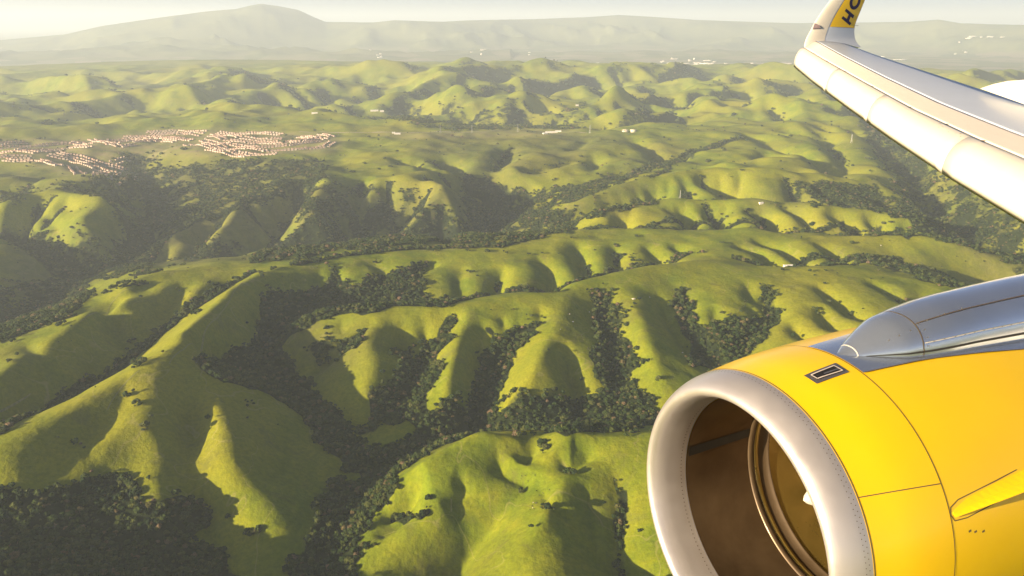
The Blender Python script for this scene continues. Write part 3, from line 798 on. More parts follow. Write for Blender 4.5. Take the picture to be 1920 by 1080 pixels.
# keep houses from standing in one another
kept = []; gridh = {}
for h in hs:
    k = (int(h[0] // 13), int(h[1] // 13))
    if any(math.hypot(h[0] - q[0], h[1] - q[1]) < 12 for dx in (-1, 0, 1) for dy in (-1, 0, 1) for q in gridh.get((k[0] + dx, k[1] + dy), [])): continue
    gridh.setdefault(k, []).append(h); kept.append(h)
kept.sort(key=lambda h: math.hypot(h[0], h[1]))
print('houses', len(kept))
def quarter(h):
    t, r = math.atan2(h[0], h[1]), math.hypot(h[0], h[1]); px, py = project(h[0], h[1], 100.)
    if px < 255 and py > 276 : return 'pale house with brown roof in the lower left rows above the dark valley', 'houses in the lower left rows of the estate'
    if px < 255: return 'pale house with brown roof at the far left end of the estate', 'houses at the far left end of the estate'
    if px < 392: return 'pale house with reddish roof in the packed middle rows of the estate', 'houses in the middle rows of the estate'
    return 'pale house with reddish roof in the curving right hand rows', 'houses in the right hand rows of the estate'
for k, h in enumerate(kept[:300]):
    o = bpy.data.objects.new('house', HM[k % 4]); C.objects.link(o); o.location = (h[0], h[1], float(zat(h[0], h[1])) + .3); o.rotation_euler.z = h[2]
    lb, gr = quarter(h); tag(o, lb, 'house', gr)
strip('street', ROWS, 9, simple_mat('asphalt', (.11, .10, .10), .9, scale=.1), .45, 'grey streets winding between the rows of houses')

# ---------------------------------------------------------------- instancing of what nobody could count
def scatter(name, pts, rot, scl, idx, sources, label):
    me = bpy.data.meshes.new(name); me.vertices.add(len(pts)); me.vertices.foreach_set('co', np.asarray(pts, np.float32).ravel())
    for nm, v in (('rot', rot), ('scl', scl), ('idx', idx)):
        at = me.attributes.new(nm, 'FLOAT', 'POINT'); at.data.foreach_set('value', np.asarray(v, np.float32))
    o = bpy.data.objects.new(name, me); C.objects.link(o)
    g = bpy.data.node_groups.new(name, 'GeometryNodeTree')
    g.interface.new_socket('Geometry', in_out='INPUT', socket_type='NodeSocketGeometry'); g.interface.new_socket('Geometry', in_out='OUTPUT', socket_type='NodeSocketGeometry')
    gi = g.nodes.new('NodeGroupInput'); go = g.nodes.new('NodeGroupOutput'); jn = g.nodes.new('GeometryNodeJoinGeometry')
    def at(n):
        x = g.nodes.new('GeometryNodeInputNamedAttribute'); x.data_type = 'FLOAT'; x.inputs['Name'].default_value = n; return x.outputs[0]
    comb = g.nodes.new('ShaderNodeCombineXYZ'); g.links.new(at('rot'), comb.inputs[2]); sc = at('scl'); ix = at('idx')
    for k, src in enumerate(sources):
        ob = g.nodes.new('GeometryNodeObjectInfo'); ob.inputs['Object'].default_value = src; ob.transform_space = 'ORIGINAL'; ob.inputs['As Instance'].default_value = True
        cmp = g.nodes.new('FunctionNodeCompare'); cmp.data_type = 'FLOAT'; cmp.operation = 'EQUAL'; cmp.inputs['Epsilon'].default_value = .1; cmp.inputs['B'].default_value = k; g.links.new(ix, cmp.inputs['A'])
        ins = g.nodes.new('GeometryNodeInstanceOnPoints'); g.links.new(gi.outputs[0], ins.inputs['Points']); g.links.new(cmp.outputs[0], ins.inputs['Selection'])
        g.links.new(ob.outputs['Geometry'], ins.inputs['Instance']); g.links.new(comb.outputs[0], ins.inputs['Rotation']); g.links.new(sc, ins.inputs['Scale'])
        g.links.new(ins.outputs[0], jn.inputs[0])
    g.links.new(jn.outputs[0], go.inputs[0])
    md = o.modifiers.new('scatter', 'NODES'); md.node_group = g
    return tag(o, label, kind='stuff')
if len(kept) > 300:
    rest = kept[300:]; src = [o for o in C.objects if o.name.split('.')[0] == 'house'][:4]
    scatter('houses', [(h[0], h[1], float(zat(h[0], h[1])) + .3) for h in rest], [h[2] for h in rest], [1] * len(rest), [k % 4 for k in range(len(rest))], src, 'the farther houses of the estate packed in rows')

# ---------------------------------------------------------------- trees
leaf = NT('foliage'); oi = leaf.n('ShaderNodeObjectInfo').outputs['Random']
base = leaf.ramp(oi, [(0, (.009, .020, .006)), (.3, (.020, .038, .008)), (.6, (.038, .056, .011)), (.92, (.065, .074, .018)), (.97, (.11, .08, .042)), (1, (.14, .095, .06))])
nz = leaf.ramp(leaf.noise(.55, 3, .6, leaf.obj()), [(.3, (.4, .45, .4)), (.55, (1, 1, 1)), (.75, (1.7, 1.65, 1.3))])
leaf.set(leaf.mix(1, base, nz, 'MULTIPLY'), .85); leaf.b.inputs['Specular IOR Level'].default_value = .15
bark = simple_mat('bark', (.10, .075, .05), .95, scale=3, var=.3)
def crown_mesh(seed, rad, hgt, lumps, leaves):
    r = random.Random(seed); V = []; Fc = []
    t = bmesh.new(); bmesh.ops.create_icosphere(t, subdivisions=2, radius=1); tv = [v.co.copy() for v in t.verts]; tf = [[v.index for v in f.verts] for f in t.faces]; t.free()
    cs = []
    for k in range(lumps):
        a = r.uniform(0, 2 * math.pi); d = (0 if k == 0 else r.uniform(.35, .72)) * rad; zc = hgt * (.66 if k == 0 else r.uniform(.42, .68)); q = rad * (r.uniform(.52, .62) if k == 0 else r.uniform(.3, .5))
        cs.append((d * math.cos(a), d * math.sin(a), zc, q)); b = len(V); ph = [r.uniform(0, 6) for _ in range(6)]
        for v in tv:
            n = 1 + .16 * math.sin(4.1 * v.x + ph[0]) * math.sin(4.3 * v.y + ph[1]) + .14 * math.sin(7.3 * v.z + ph[2]) * math.cos(6.7 * v.x + ph[3]) + r.uniform(-.2, .2)
            V.append((cs[-1][0] + v.x * q * n, cs[-1][1] + v.y * q * n, zc + v.z * q * n * .78))
        Fc += [[b + i for i in f] for f in tf]
    for k in range(leaves):
        c = r.choice(cs); n = Vector((r.gauss(0, 1), r.gauss(0, 1), r.gauss(.3, 1))).normalized(); p = Vector(c[:3]) + Vector((n.x, n.y, n.z * .8)) * c[3] * r.uniform(.95, 1.22)
        u = n.orthogonal().normalized(); w_ = n.cross(u); e = r.uniform(.25, .6); tl = Vector((r.uniform(-.5, .5), r.uniform(-.5, .5), r.uniform(-.5, .5))); b = len(V)
        u = (u + tl * .8).normalized() * e; w_ = w_.normalized() * e
        V += [tuple(p + u), tuple(p + w_), tuple(p - u), tuple(p - w_)]; Fc.append([b, b + 1, b + 2, b + 3])
    me = bpy.data.meshes.new('crown'); me.from_pydata(V, [], Fc); me.materials.append(leaf.m); me.update(); return me
def trunk_mesh(seed, hgt, rad):
    r = random.Random(seed); bm = bmesh.new()
    def limb(p0, p1, r0, r1, n=6):
        d = (p1 - p0); u = d.orthogonal().normalized(); w_ = d.cross(u).normalized(); rg = []
        for p, q in ((p0, r0), ((p0 + p1) / 2 + u * r0 * .4, (r0 + r1) / 2), (p1, r1)): rg.append([bm.verts.new(p + (u * math.cos(a * 2 * math.pi / n) + w_ * math.sin(a * 2 * math.pi / n)) * q) for a in range(n)])
        for a, b in zip(rg, rg[1:]):
            for i in range(n): bm.faces.new((a[i], a[(i + 1) % n], b[(i + 1) % n], b[i]))
    fk = Vector((0, 0, hgt * .32)); limb(Vector((0, 0, -1)), fk, .5, .34)
    for k in range(5):
        a = k * 1.256 + r.uniform(-.3, .3); limb(fk, Vector((math.cos(a) * rad * .6, math.sin(a) * rad * .6, hgt * r.uniform(.5, .66))), .26, .08, 5)
    me = bpy.data.meshes.new('trunk'); bm.to_mesh(me); bm.free(); me.materials.append(bark); return me
TREES = [(crown_mesh(k, *a), trunk_mesh(k, a[1], a[0])) for k, a in enumerate([(4.2, 7.5, 8, 170), (3.6, 8.2, 7, 150), (4.8, 7.2, 10, 190), (3.0, 6.2, 6, 130), (2.6, 8.6, 6, 130)])]

# candidates in the sector, thinned by the woods mask
def candidates(r0, r1, area, seed):
    g = np.random.default_rng(seed); T = np.radians(46); n = int(T * (r1 ** 2 - r0 ** 2) / area)
    r = np.sqrt(g.uniform(r0 ** 2, r1 ** 2, n)); t = g.uniform(-T, T, n)
    return r, t, g
P3 = []; SCL = []
def take(r0, r1, area, seed, smin, smax, thr=0):
    r, t, g = candidates(r0, r1, area, seed); wv = sample(WOODF, t, np.log(r)); x, y = r * np.sin(t), r * np.cos(t)
    wv = np.clip(wv + (fbm(x, y, 28, 2, 55)) * .55 * (wv > .12) , 0, 1)
    k = (wv > .42) & (g.random(len(r)) < np.clip(wv * 1.6, 0, 1))
    P3.append(np.stack([x[k], y[k], zat(x[k], y[k]) - .4], 1)); SCL.append(g.uniform(smin, smax, k.sum()) * (1 - .25 * (g.random(k.sum()) < .3)))
take(700, 1500, 30, 1, .6, 1.45); take(1500, 2300, 42, 2, .7, 1.5); take(2300, 3600, 62, 3, .8, 1.5); take(3600, 5200, 190, 4, 1.1, 2.0); take(5200, 9000, 1500, 9, 2.0, 3.2)
# scattered single bushes on the grass
g_ = np.random.default_rng(77); r, t, g = candidates(800, 5200, 2600, 6); x, y = r * np.sin(t), r * np.cos(t)
scv = sample(SC, t, np.log(r)) + .35 * (fbm(x, y, 240, 2, 66) > .35) + .8 * (sample(WOODF, t, np.log(r)) > .15) + .015
k = g.random(len(r)) < scv * .8
P3.append(np.stack([x[k], y[k], zat(x[k], y[k]) - .5], 1)); SCL.append(g.uniform(.25, .8, k.sum()))
# garden trees in the estate
gt = [(h[0] + rnd.uniform(-11, 11), h[1] + rnd.uniform(-11, 11)) for h in kept if rnd.random() < .55]; gt = np.array(gt)
P3.append(np.stack([gt[:, 0], gt[:, 1], zat(gt[:, 0], gt[:, 1])], 1)); SCL.append(np.full(len(gt), .6))
P3 = np.concatenate(P3); SCL = np.concatenate(SCL); print('trees', len(P3))
px, py = project(P3[:, 0], P3[:, 1], P3[:, 2] + 4)
# which ones the frame shows (not hidden by land, not behind the engine)
tt_ = np.arctan2(P3[:, 0], P3[:, 1]); ll_ = np.log(np.hypot(P3[:, 0], P3[:, 1]))
vis = sample(VIS.astype(float), tt_, ll_) > .5
inside = (px > 4) & (px < 1916) & (py < 1072) & vis & ~((px > 1200) & (py > 690)) & ~((px > 1480) & (py > 560))
rad = np.hypot(P3[:, 0], P3[:, 1]); size = SCL / np.sqrt(rad ** 2 + (CAM_H - P3[:, 2]) ** 2)
order = np.argsort(-np.where(inside & (SCL < 1.4), size, 0)); big = order[:282]
proto = []
def make_tree(name, k, loc, s, rz, label, cat, group=None, sources=None):
    root = empty(name, loc); root.rotation_euler.z = rz; root.scale = (s, s, s); tag(root, label, cat, group)
    for nm, me_ in (('crown', TREES[k][0]), ('trunk', TREES[k][1])):
        o = bpy.data.objects.new(nm, me_); C.objects.link(o); o.parent = root
        if nm == 'crown' and sources is not None: sources.append(o)
    return root
for n_, q in enumerate(big):
    X_, Y_ = px[q], py[q]
    if X_ < 440:
        w1 = 'left frame edge' if X_ < 110 else ('yellow spur above it' if Y_ < 950 else ('bottom frame edge' if Y_ > 1030 else 'middle of the wood'))
        lb, gr = 'dark round oak in the bottom left wood, near the ' + w1, 'oaks near the ' + w1 + ', bottom left'
    elif X_ < 720 and Y_ > 1000: lb, gr = 'dark round oak where the creek wood meets the bottom frame edge', 'oaks at the lower end of the creek wood'
    elif X_ < 720 and Y_ < 930: lb, gr = 'dark round oak in the upper creek wood by the black shaded slope', 'oaks of the upper creek wood'
    elif X_ < 720: lb, gr = 'dark round oak in the creek wood between the two lower hills', 'oaks of the creek wood'
    elif X_ < 1120: lb, gr = 'dark round oak in the belt behind the lower middle hill', 'oaks behind the lower middle hill'
    else: lb, gr = 'dark oak in the gully just left of the engine inlet', 'oaks in the gully beside the engine'
    make_tree('oak_tree', n_ % 5, P3[q], SCL[q], float(q) % 6.28, lb, 'tree', gr, proto if n_ < 5 else None)
LONE = [(1225, 422, 1.9, 'large rusty brown tree alone on the lit slope of the middle right ridge'), (803, 938, 1.15, 'lone tall green tree with long shadow on the lower middle hill'),
        (938, 768, .8, 'small dark tree with shadow on the tip of the lit spur above the creek wood'), (960, 777, 1.0, 'dark tree at the foot of the lit spur beside the creek wood'), (1646, 508, 1.6, 'pale tree on the crest left of the brown valley, below the wing'),
        (540, 548, .9, 'thin dark tree standing in the hollow above the black wood'), (1020, 598, .7, 'small dark bush on the lit slope under the middle ridge crest'), (707, 334, 1.0, 'dark tree on the green plateau edge left of the clump'),
        (652, 318, .9, 'single dark tree on the plateau right of the estate'), (1198, 998, .9, 'dark tree with shadow on the grass beside the left edge of the engine inlet'), (279, 899, .9, 'dark bush on the yellow slope above the bottom left wood'),
        (1520, 424, 1.6, 'dark tree clump in the valley line under the ribbed right hand ridge'), (1400, 640, 1.2, 'tall dark tree in the wood above the engine cowling'), (740, 342, 1.0, 'dark tree at the right end of the plateau edge'), (646, 292, 1.2, 'dark tree on the grass below the right end of the estate'),
        (1089, 714, 1.1, 'dark tree in the gap between two lit spurs right of the middle gully'), (24, 641, 1.1, 'dark round bush on the crest at the left edge'), (1065, 590, .5, 'tiny bush beside pale rocks on the middle ridge')]
for n_, (a, b, s, lb) in enumerate(LONE):
    make_tree('lone_tree', (n_ * 2) % 5, ground_pt(a, b), s, n_, lb, 'tree')
rest = np.ones(len(P3), bool); rest[big] = False
kx = np.random.default_rng(3); nr_ = rest.sum()
scatter('woodland', P3[rest], kx.uniform(0, 6.28, nr_), SCL[rest], kx.integers(0, 5, nr_), proto, 'dark oak and bay woodland filling the valleys and gullies')

# ---------------------------------------------------------------- cattle, rocks, farm things
cowm = simple_mat('cow_hide', (.02, .017, .015), .8, scale=2)
def cow_mesh():
    bm = bmesh.new(); me = bpy.data.meshes.new('cow')
    secs = [(-1.05, .95, 1.25, .18, .25), (-.95, .7, 1.38, .30, .34), (-.4, .62, 1.36, .36, .37), (.2, .6, 1.36, .35, .38), (.65, .66, 1.42, .30, .38), (.95, .85, 1.46, .18, .3), (1.2, .98, 1.42, .12, .2), (1.45, .85, 1.35, .11, .18), (1.72, .78, 1.08, .07, .1)]
    rg = []
    for x, z0, z1, w_, _ in secs:
        zc, hh = (z0 + z1) / 2, (z1 - z0) / 2; rg.append([bm.verts.new((x, w_ * math.cos(a * math.pi / 4), zc + hh * math.sin(a * math.pi / 4))) for a in range(8)])
    for a, b in zip(rg, rg[1:]):
        for i in range(8): bm.faces.new((a[i], a[(i + 1) % 8], b[(i + 1) % 8], b[i]))
    bm.faces.new(rg[0][::-1]); bm.faces.new(rg[-1])
    def leg(x, y, back):
        pts = [(x, y, .95, .14), (x + back * .08, y, .55, .085), (x - back * .05, y, .3, .06), (x, y, 0, .07)]; r2 = []
        for p in pts: r2.append([bm.verts.new((p[0] + p[3] * math.cos(a * math.pi / 3), p[1] + p[3] * math.sin(a * math.pi / 3), p[2])) for a in range(6)])
        for a, b in zip(r2, r2[1:]):
            for i in range(6): bm.faces.new((a[i], b[i], b[(i + 1) % 6], a[(i + 1) % 6]))
        bm.faces.new(r2[-1])
    for y in (-.22, .22): leg(-.85, y, 1); leg(.7, y, -1)
    for y in (-1, 1):
        v = [bm.verts.new(p) for p in ((1.35, y * .1, 1.38), (1.42, y * .3, 1.42), (1.48, y * .12, 1.3))]; bm.faces.new(v)
    v = [bm.verts.new(p) for p in ((-1.05, .03, 1.3), (-1.12, 0, .6), (-1.05, -.03, 1.3))]; bm.faces.new(v)
    bm.to_mesh(me); bm.free(); me.materials.append(cowm); return me
cm_ = cow_mesh()
for k, (a, b) in enumerate([(985, 892), (1003, 892), (1006, 921), (1018, 926), (1030, 919), (1016, 938), (1004, 944), (998, 949), (1001, 955), (978, 893), (994, 956), (1012, 930), (1022, 940), (990, 903)]):
    o = bpy.data.objects.new('cow', cm_); C.objects.link(o); x, y, z = ground_pt(a, b); o.location = (x, y, z); o.rotation_euler.z = k * 1.9
    tag(o, 'black cow grazing on the sunny grass of the lower middle hill', 'cow', 'cattle on the lower middle hill')
rockm = simple_mat('pale_rock', (.55, .5, .42), .9, scale=1.2, var=.25)
def rock_mesh(seed):
    bm = bmesh.new(); bmesh.ops.create_icosphere(bm, subdivisions=2, radius=1); r = random.Random(seed)
    for v in bm.verts: v.co *= r.uniform(.75, 1.15); v.co.z *= .6; v.co.x *= 1.3
    me = bpy.data.meshes.new('boulder'); bm.to_mesh(me); bm.free(); me.materials.append(rockm); return me
rm_ = [rock_mesh(k) for k in range(3)]
for k, (a, b, s, lb, gr) in enumerate([(1188, 560, 3.4, 'largest pale boulder beside the dark hollow of the middle ridge', None), (1218, 557, 1.8, 'pale boulder inside the dark hollow, right of the largest one', None),
        (1068, 589, 1.4, 'small pale rock on the grass of the middle ridge, left of the shaded gully', 'small rocks on the middle ridge'), (1074, 603, 1.7, 'small pale rock on the grass of the middle ridge, left of the shaded gully', 'small rocks on the middle ridge'), (1051, 617, 1., 'small pale rock on the grass of the middle ridge, left of the shaded gully', 'small rocks on the middle ridge'),
        (1105, 585, 1.3, 'pale rock at the head of the shaded gully on the middle ridge', None), (1279, 661, 1.8, 'pale rock in shade at the edge of the wood above the engine', None), (1000, 942, 1., 'small white rock among the black cows', 'white rocks among the cows'), (1005, 943, 1.1, 'small white rock among the black cows', 'white rocks among the cows'), (999, 952, .8, 'small white rock among the black cows', 'white rocks among the cows'),
        (1652, 460, 2., 'white rock alone on the long lit slope under the wing', None)]):
    o = bpy.data.objects.new('boulder', rm_[k % 3]); C.objects.link(o); o.location = ground_pt(a, b); o.scale = (s, s, s); o.rotation_euler.z = k; tag(o, lb, 'boulder', gr)
shedm = simple_mat('shed_metal', (.68, .64, .58), .5, scale=.5, var=.08); shedr = simple_mat('shed_roof', (.72, .70, .68), .45, scale=.5, var=.08)
def shed(a, b, L, Wd, h, rz, name, label, cat='building', group=None):
    x, y, z = ground_pt(a, b); root = empty(name, (x, y, z)); root.rotation_euler.z = rz; tag(root, label, cat, group)
    bm = bmesh.new(); bmesh.ops.create_cube(bm, size=1, matrix=Matrix.Translation((0, 0, h / 2 - 1.5)) @ Matrix.Diagonal((L, Wd, h + 3, 1)))
    for sx in (-1, 1):
        v = [bm.verts.new((sx * L / 2, -Wd / 2, h)), bm.verts.new((sx * L / 2, Wd / 2, h)), bm.verts.new((sx * L / 2, 0, h + Wd * .16))]; bm.faces.new(v)
    bm_obj('wall', bm, shedm, root)
    bm = bmesh.new()
    for sy in (-1, 1):
        p = [(-L / 2 - .5, sy * (Wd / 2 + .6), h - .1), (L / 2 + .5, sy * (Wd / 2 + .6), h - .1), (L / 2 + .5, 0, h + Wd * .16 + .15), (-L / 2 - .5, 0, h + Wd * .16 + .15)]
        v = [bm.verts.new(q) for q in p] + [bm.verts.new((q[0], q[1], q[2] + .15)) for q in p]
        for f in ((0, 1, 2, 3), (4, 5, 6, 7), (0, 1, 5, 4), (1, 2, 6, 5), (2, 3, 7, 6), (3, 0, 4, 7)): bm.faces.new([v[i] for i in f])
    bm_obj('roof', bm, shedr, root); return root
shed(1034, 249, 70, 16, 6, .1, 'barn', 'longest white barn of the farm on the plateau back edge'); shed(1022, 251, 24, 14, 5, .4, 'barn', 'small white barn left of the longest barn on the plateau'); shed(1047, 247, 34, 14, 5, -.1, 'barn', 'white barn right of the longest barn on the plateau')
shed(745, 252, 34, 14, 6, .2, 'farm_building', 'pale low building by the road right of the estate'); shed(738, 250, 16, 10, 6, .2, 'farm_building', 'small pale building left of the low building by the plateau road')
shed(1480, 500, 30, 10, 4, .1, 'farm_shed', 'white shed at the head of the wooded gully below the wing'); shed(1492, 500, 12, 8, 3.5, -.4, 'farm_shed', 'smaller white shed just right of the one at the gully head'); shed(1427, 381, 14, 8, 3.5, .3, 'farm_shed', 'small pale shed behind the ribbed right hand ridge')
shed(590, 213, 36, 14, 6, .2, 'farm_building', 'small pale building on the ridge behind the estate'); shed(702, 208, 60, 20, 6, .2, 'farm_building', 'long pale building in the hills behind the plateau, left of the dark valley'); shed(716, 209, 30, 20, 6, .2, 'farm_building', 'short pale building right of the long one behind the plateau'); shed(1082, 198, 22, 14, 7, .2, 'farm_building', 'white building on the hill tip right of the dark valley')
# two round water tanks
tankm = simple_mat('tank_paint', (.70, .62, .46), .55, scale=.6, var=.08)
for k, (a, lb) in enumerate(((1172, 'left one of two round cream water tanks on the plateau edge'), (1187, 'right one of two round cream water tanks on the plateau edge'))):
    x, y, z = ground_pt(a, 247.5); root = empty('water_tank', (x, y, z)); tag(root, lb, 'tank')
    bm = bmesh.new(); bmesh.ops.create_cone(bm, cap_ends=True, segments=40, radius1=17, radius2=17, depth=14, matrix=Matrix.Translation((0, 0, 5))); bm_obj('wall', bm, tankm, root, True)
    bm = bmesh.new(); prof = [(17.3, 12.0), (17.3, 12.4), (12, 13.6), (6, 14.4), (1, 14.8), (1, 15.6), (.01, 15.7)]; rg = [[bm.verts.new((r_ * math.cos(i * math.pi / 20), r_ * math.sin(i * math.pi / 20), z_)) for i in range(40)] for r_, z_ in prof]
    for p, q in zip(rg, rg[1:]):
        for i in range(40): bm.faces.new((p[i], p[(i + 1) % 40], q[(i + 1) % 40], q[i]))
    bm_obj('roof', bm, tankm, root, True)
# lattice pylons
steel = simple_mat('galvanised_steel', (.34, .34, .34), .5, .3, scale=2)
def lattice(h):
    bm = bmesh.new()
    def bar(p, q, t):
        p, q = Vector(p), Vector(q); d = q - p; u = d.orthogonal().normalized() * t; w_ = d.cross(u).normalized() * t
        a = [bm.verts.new(p + s) for s in (u, w_, -u, -w_)]; b = [bm.verts.new(q + s) for s in (u, w_, -u, -w_)]
        for i in range(4): bm.faces.new((a[i], a[(i + 1) % 4], b[(i + 1) % 4], b[i]))
    lv = [(0, 4.5), (.2, 3.3), (.4, 2.2), (.58, 1.4), (.72, 1.1), (.86, .9), (1, .25)]
    for (a, ra), (b, rb) in zip(lv, lv[1:]):
        ca = [(ra * i, ra * j, a * h) for i, j in ((1, 1), (-1, 1), (-1, -1), (1, -1))]; cb = [(rb * i, rb * j, b * h) for i, j in ((1, 1), (-1, 1), (-1, -1), (1, -1))]
        for i in range(4): bar(ca[i], cb[i], .22); bar(ca[i], cb[(i + 1) % 4], .12); bar(ca[(i + 1) % 4], cb[i], .12); bar(cb[i], cb[(i + 1) % 4], .12)
    for f in (.62, .75, .88):
        for sgn in (-1, 1):
            bar((0, 0, f * h), (sgn * 8.5, 0, f * h), .2); bar((0, 0, (f + .06) * h), (sgn * 8.5, 0, f * h), .13); bar((sgn * 8.4, 0, f * h), (sgn * 8.4, 0, f * h - 2.6), .14)
    me = bpy.data.meshes.new('pylon'); bm.to_mesh(me); bm.free(); me.materials.append(steel); return me
lm = lattice(46)
for k, (a, b, lb) in enumerate([(826, 250, 'leftmost steel pylon on the plateau back edge against the dark valley'), (885, 249, 'second steel pylon from the left on the plateau back edge'), (971, 248, 'steel pylon left of the white barns on the plateau edge'), (1106, 250, 'steel pylon between the barns and the water tanks'), (1596, 268, 'steel pylon on the green slope under the wing tip'), (1275, 372, 'short steel mast on the slope behind the ribbed ridge')]):
    o = bpy.data.objects.new('electricity_pylon', lm); C.objects.link(o); o.location = ground_pt(a, b); o.rotation_euler.z = .5 + k * .1; s = .6 if k == 5 else 1; o.scale = (s, s, s); tag(o, lb, 'pylon')
# the town on the far plain
townm = NT('town_wall'); oi = townm.n('ShaderNodeObjectInfo').outputs['Random']; townm.set(townm.ramp(oi, [(0, (.45, .40, .34)), (.5, (.6, .56, .5)), (1, (.72, .7, .66))]), .6)
def town_mesh(L, Wd, h, up):
    bm = bmesh.new(); 
    for c, d in (((0, 0, h / 2 - 4), (L, Wd, h + 8)), ((L * .2, 0, h + up / 2), (L * .3, Wd * .5, up)), ((-L * .33, Wd * .1, h + 1.5), (L * .12, Wd * .3, 3)), ((0, -Wd * .62, h * .35 - 4), (L * .6, Wd * .24, h * .7 + 8))):
        bmesh.ops.create_cube(bm, size=1, matrix=Matrix.Translation(c) @ Matrix.Diagonal((*d, 1)))
    me = bpy.data.meshes.new('town_building'); bm.to_mesh(me); bm.free(); me.materials.append(townm.m); return me
TM = [town_mesh(90, 45, 10, 3), town_mesh(50, 35, 12, 3), town_mesh(130, 50, 10, 3), town_mesh(30, 25, 22, 4), town_mesh(45, 25, 9, 2)]
rt = random.Random(21); bl = []
for n_, (x0, x1, y0, y1) in ((26, (1240, 1345, 109, 124)), (60, (1300, 1500, 117, 127)), (16, (1400, 1500, 119, 125)), (8, (985, 1050, 118, 122)), (8, (1110, 1240, 113, 121)), (4, (865, 890, 134, 138)), (12, (1780, 1880, 93, 103)), (10, (880, 1000, 96, 108)), (8, (600, 690, 118, 124)), (6, (1600, 1700, 105, 112)), (5, (690, 720, 108, 114))):
    for _ in range(n_): bl.append((rt.uniform(x0, x1), rt.uniform(y0, y1)))
def zfar(x, y): 
    r = math.hypot(x, y); i = np.searchsorted(rings, r); j = int(np.clip((math.atan2(x, y) - thf[0]) / DTf, 0, NT2 - 1)); return float(Z[min(i, nR - 1), j])
for k, (a, b) in enumerate(bl):
    t, m_ = pix_dir(a, b); r_ = (CAM_H - 30) / float(m_); r_ = min(r_, 21000); x, y = r_ * math.sin(t), r_ * math.cos(t); z = zfar(x, y)
    o = bpy.data.objects.new('town_building', TM[rt.choice((0, 0, 1, 1, 2, 3, 4, 4))]); C.objects.link(o); o.location = (x, y, z); o.rotation_euler.z = rt.uniform(-.5, .5)
    part = 'in the hazy town left of the winglet' if 1100 <= a < 1560 else ('on the far hazy plain under the winglet tip' if a >= 1560 else 'scattered on the hazy plain under the mountain')
    tag(o, 'small white building ' + part, 'building', 'white buildings ' + part)
# ---------------------------------------------------------------- the airliner we look out of: engine, pylon, wing, winglet
CAM = Vector((0, 0, CAM_H)); YAW = math.radians(64.69)
AFT = Vector((math.sin(YAW), math.cos(YAW), 0)); OUT = Vector((-math.cos(YAW), math.sin(YAW), 0)); UP = Vector((0, 0, 1))
def ac(L, a, z): return CAM + OUT * L + AFT * a + UP * z          # outboard, aft, up from the eye
EC = CAM + Vector((1.589, 4.581, -3.142))
def en(s, r, ang):                                                 # engine: aft, radius, angle from top towards the cabin
    return EC + AFT * s + (UP * math.cos(ang) - OUT * math.sin(ang)) * r
plane = empty('airliner', tuple(CAM + AFT * 6 - UP * 4)); tag(plane, 'yellow and white jet airliner with engine, wing and upturned winglet in flight', 'airliner')
ORG = Vector(plane.location)
def part(name, V, Fc, mat, parent=plane, smooth=True, recalc=True):
    off = ORG
    me = bpy.data.meshes.new(name); me.from_pydata([tuple(Vector(v) - off) for v in V], [], Fc)
    if recalc:
        b = bmesh.new(); b.from_mesh(me); bmesh.ops.recalc_face_normals(b, faces=b.faces); b.to_mesh(me); b.free()
    me.materials.append(mat); me.polygons.foreach_set('use_smooth', [smooth] * len(me.polygons)); me.update()
    o = bpy.data.objects.new(name, me); C.objects.link(o); o.parent = parent; return o
def lathe(prof, n=160, a0=0, a1=2 * math.pi, closed=True):
    V = []; Fc = []; m_ = n if closed else n + 1
    for s, r in prof:
        for i in range(m_): V.append(en(s, r, a0 + (a1 - a0) * i / n))
    for k in range(len(prof) - 1):
        for i in range(n):
            j = (i + 1) % m_; Fc.append((k * m_ + i, k * m_ + j, (k + 1) * m_ + j, (k + 1) * m_ + i))
    return V, Fc
def smooth_prof(pts, n):
    p = np.array(pts, float); d = np.concatenate([[0], np.cumsum(np.hypot(*np.diff(p, axis=0).T))])
    out = []
    for t in np.linspace(0, d[-1], n):
        k = min(max(np.searchsorted(d, t) - 1, 0), len(p) - 2); f = (t - d[k]) / (d[k + 1] - d[k])
        p0, p1, p2, p3 = p[max(k - 1, 0)], p[k], p[k + 1], p[min(k + 2, len(p) - 1)]
        out.append(.5 * ((2 * p1) + (p2 - p0) * f + (2 * p0 - 5 * p1 + 4 * p2 - p3) * f ** 2 + (3 * p1 - p0 - 3 * p2 + p3) * f ** 3))
    return out
def paint(name, col, rough, coat=.6, dirt=.06, metal=0., streak=True):
    m = NT(name); nz = m.noise(2.2, 6, .65, m.obj()); c0 = tuple(c * (1 - dirt) for c in col)
    m.set(m.ramp(nz, [(.3, c0), (.7, col)]), m.ramp(m.noise(5, 5, .6, m.obj()), [(.3, rough * (.8 if streak else 1)), (.7, rough * (1.3 if streak else 1))]), metal)
    m.b.inputs['Coat Weight'].default_value = coat; m.b.inputs['Coat Roughness'].default_value = .12
    
    if streak: m.bump(m.noise(1.1, 2, .5, m.obj()), .06, .02)
    return m.m
yellow = paint('yellow_paint', (.84, .53, .002), .38, .35, .04)
lipm = paint('polished_lip', (.57, .53, .52), .36, .1, .06, .7)
greym = paint('pylon_paint', (.50, .56, .66), .16, .4, .08, .8)
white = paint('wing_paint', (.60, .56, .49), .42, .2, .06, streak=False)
cream = paint('sun_tinted_wing_paint', (.78, .68, .58), .45, .15, .05, streak=False)  # light grey paint with the low sun's warmth put into its colour
skin = paint('sky_tinted_wing_skin', (.52, .57, .66), .4, .15, .05, .1, streak=False)  # blue of the reflected sky put into the base colour
seam = simple_mat('panel_gap', (.10, .07, .04), .8); steelm = paint('grey_metal', (.33, .31, .30), .35, .2, .15, .8)
dark = simple_mat('dark_metal', (.03, .028, .026), .5, .3)
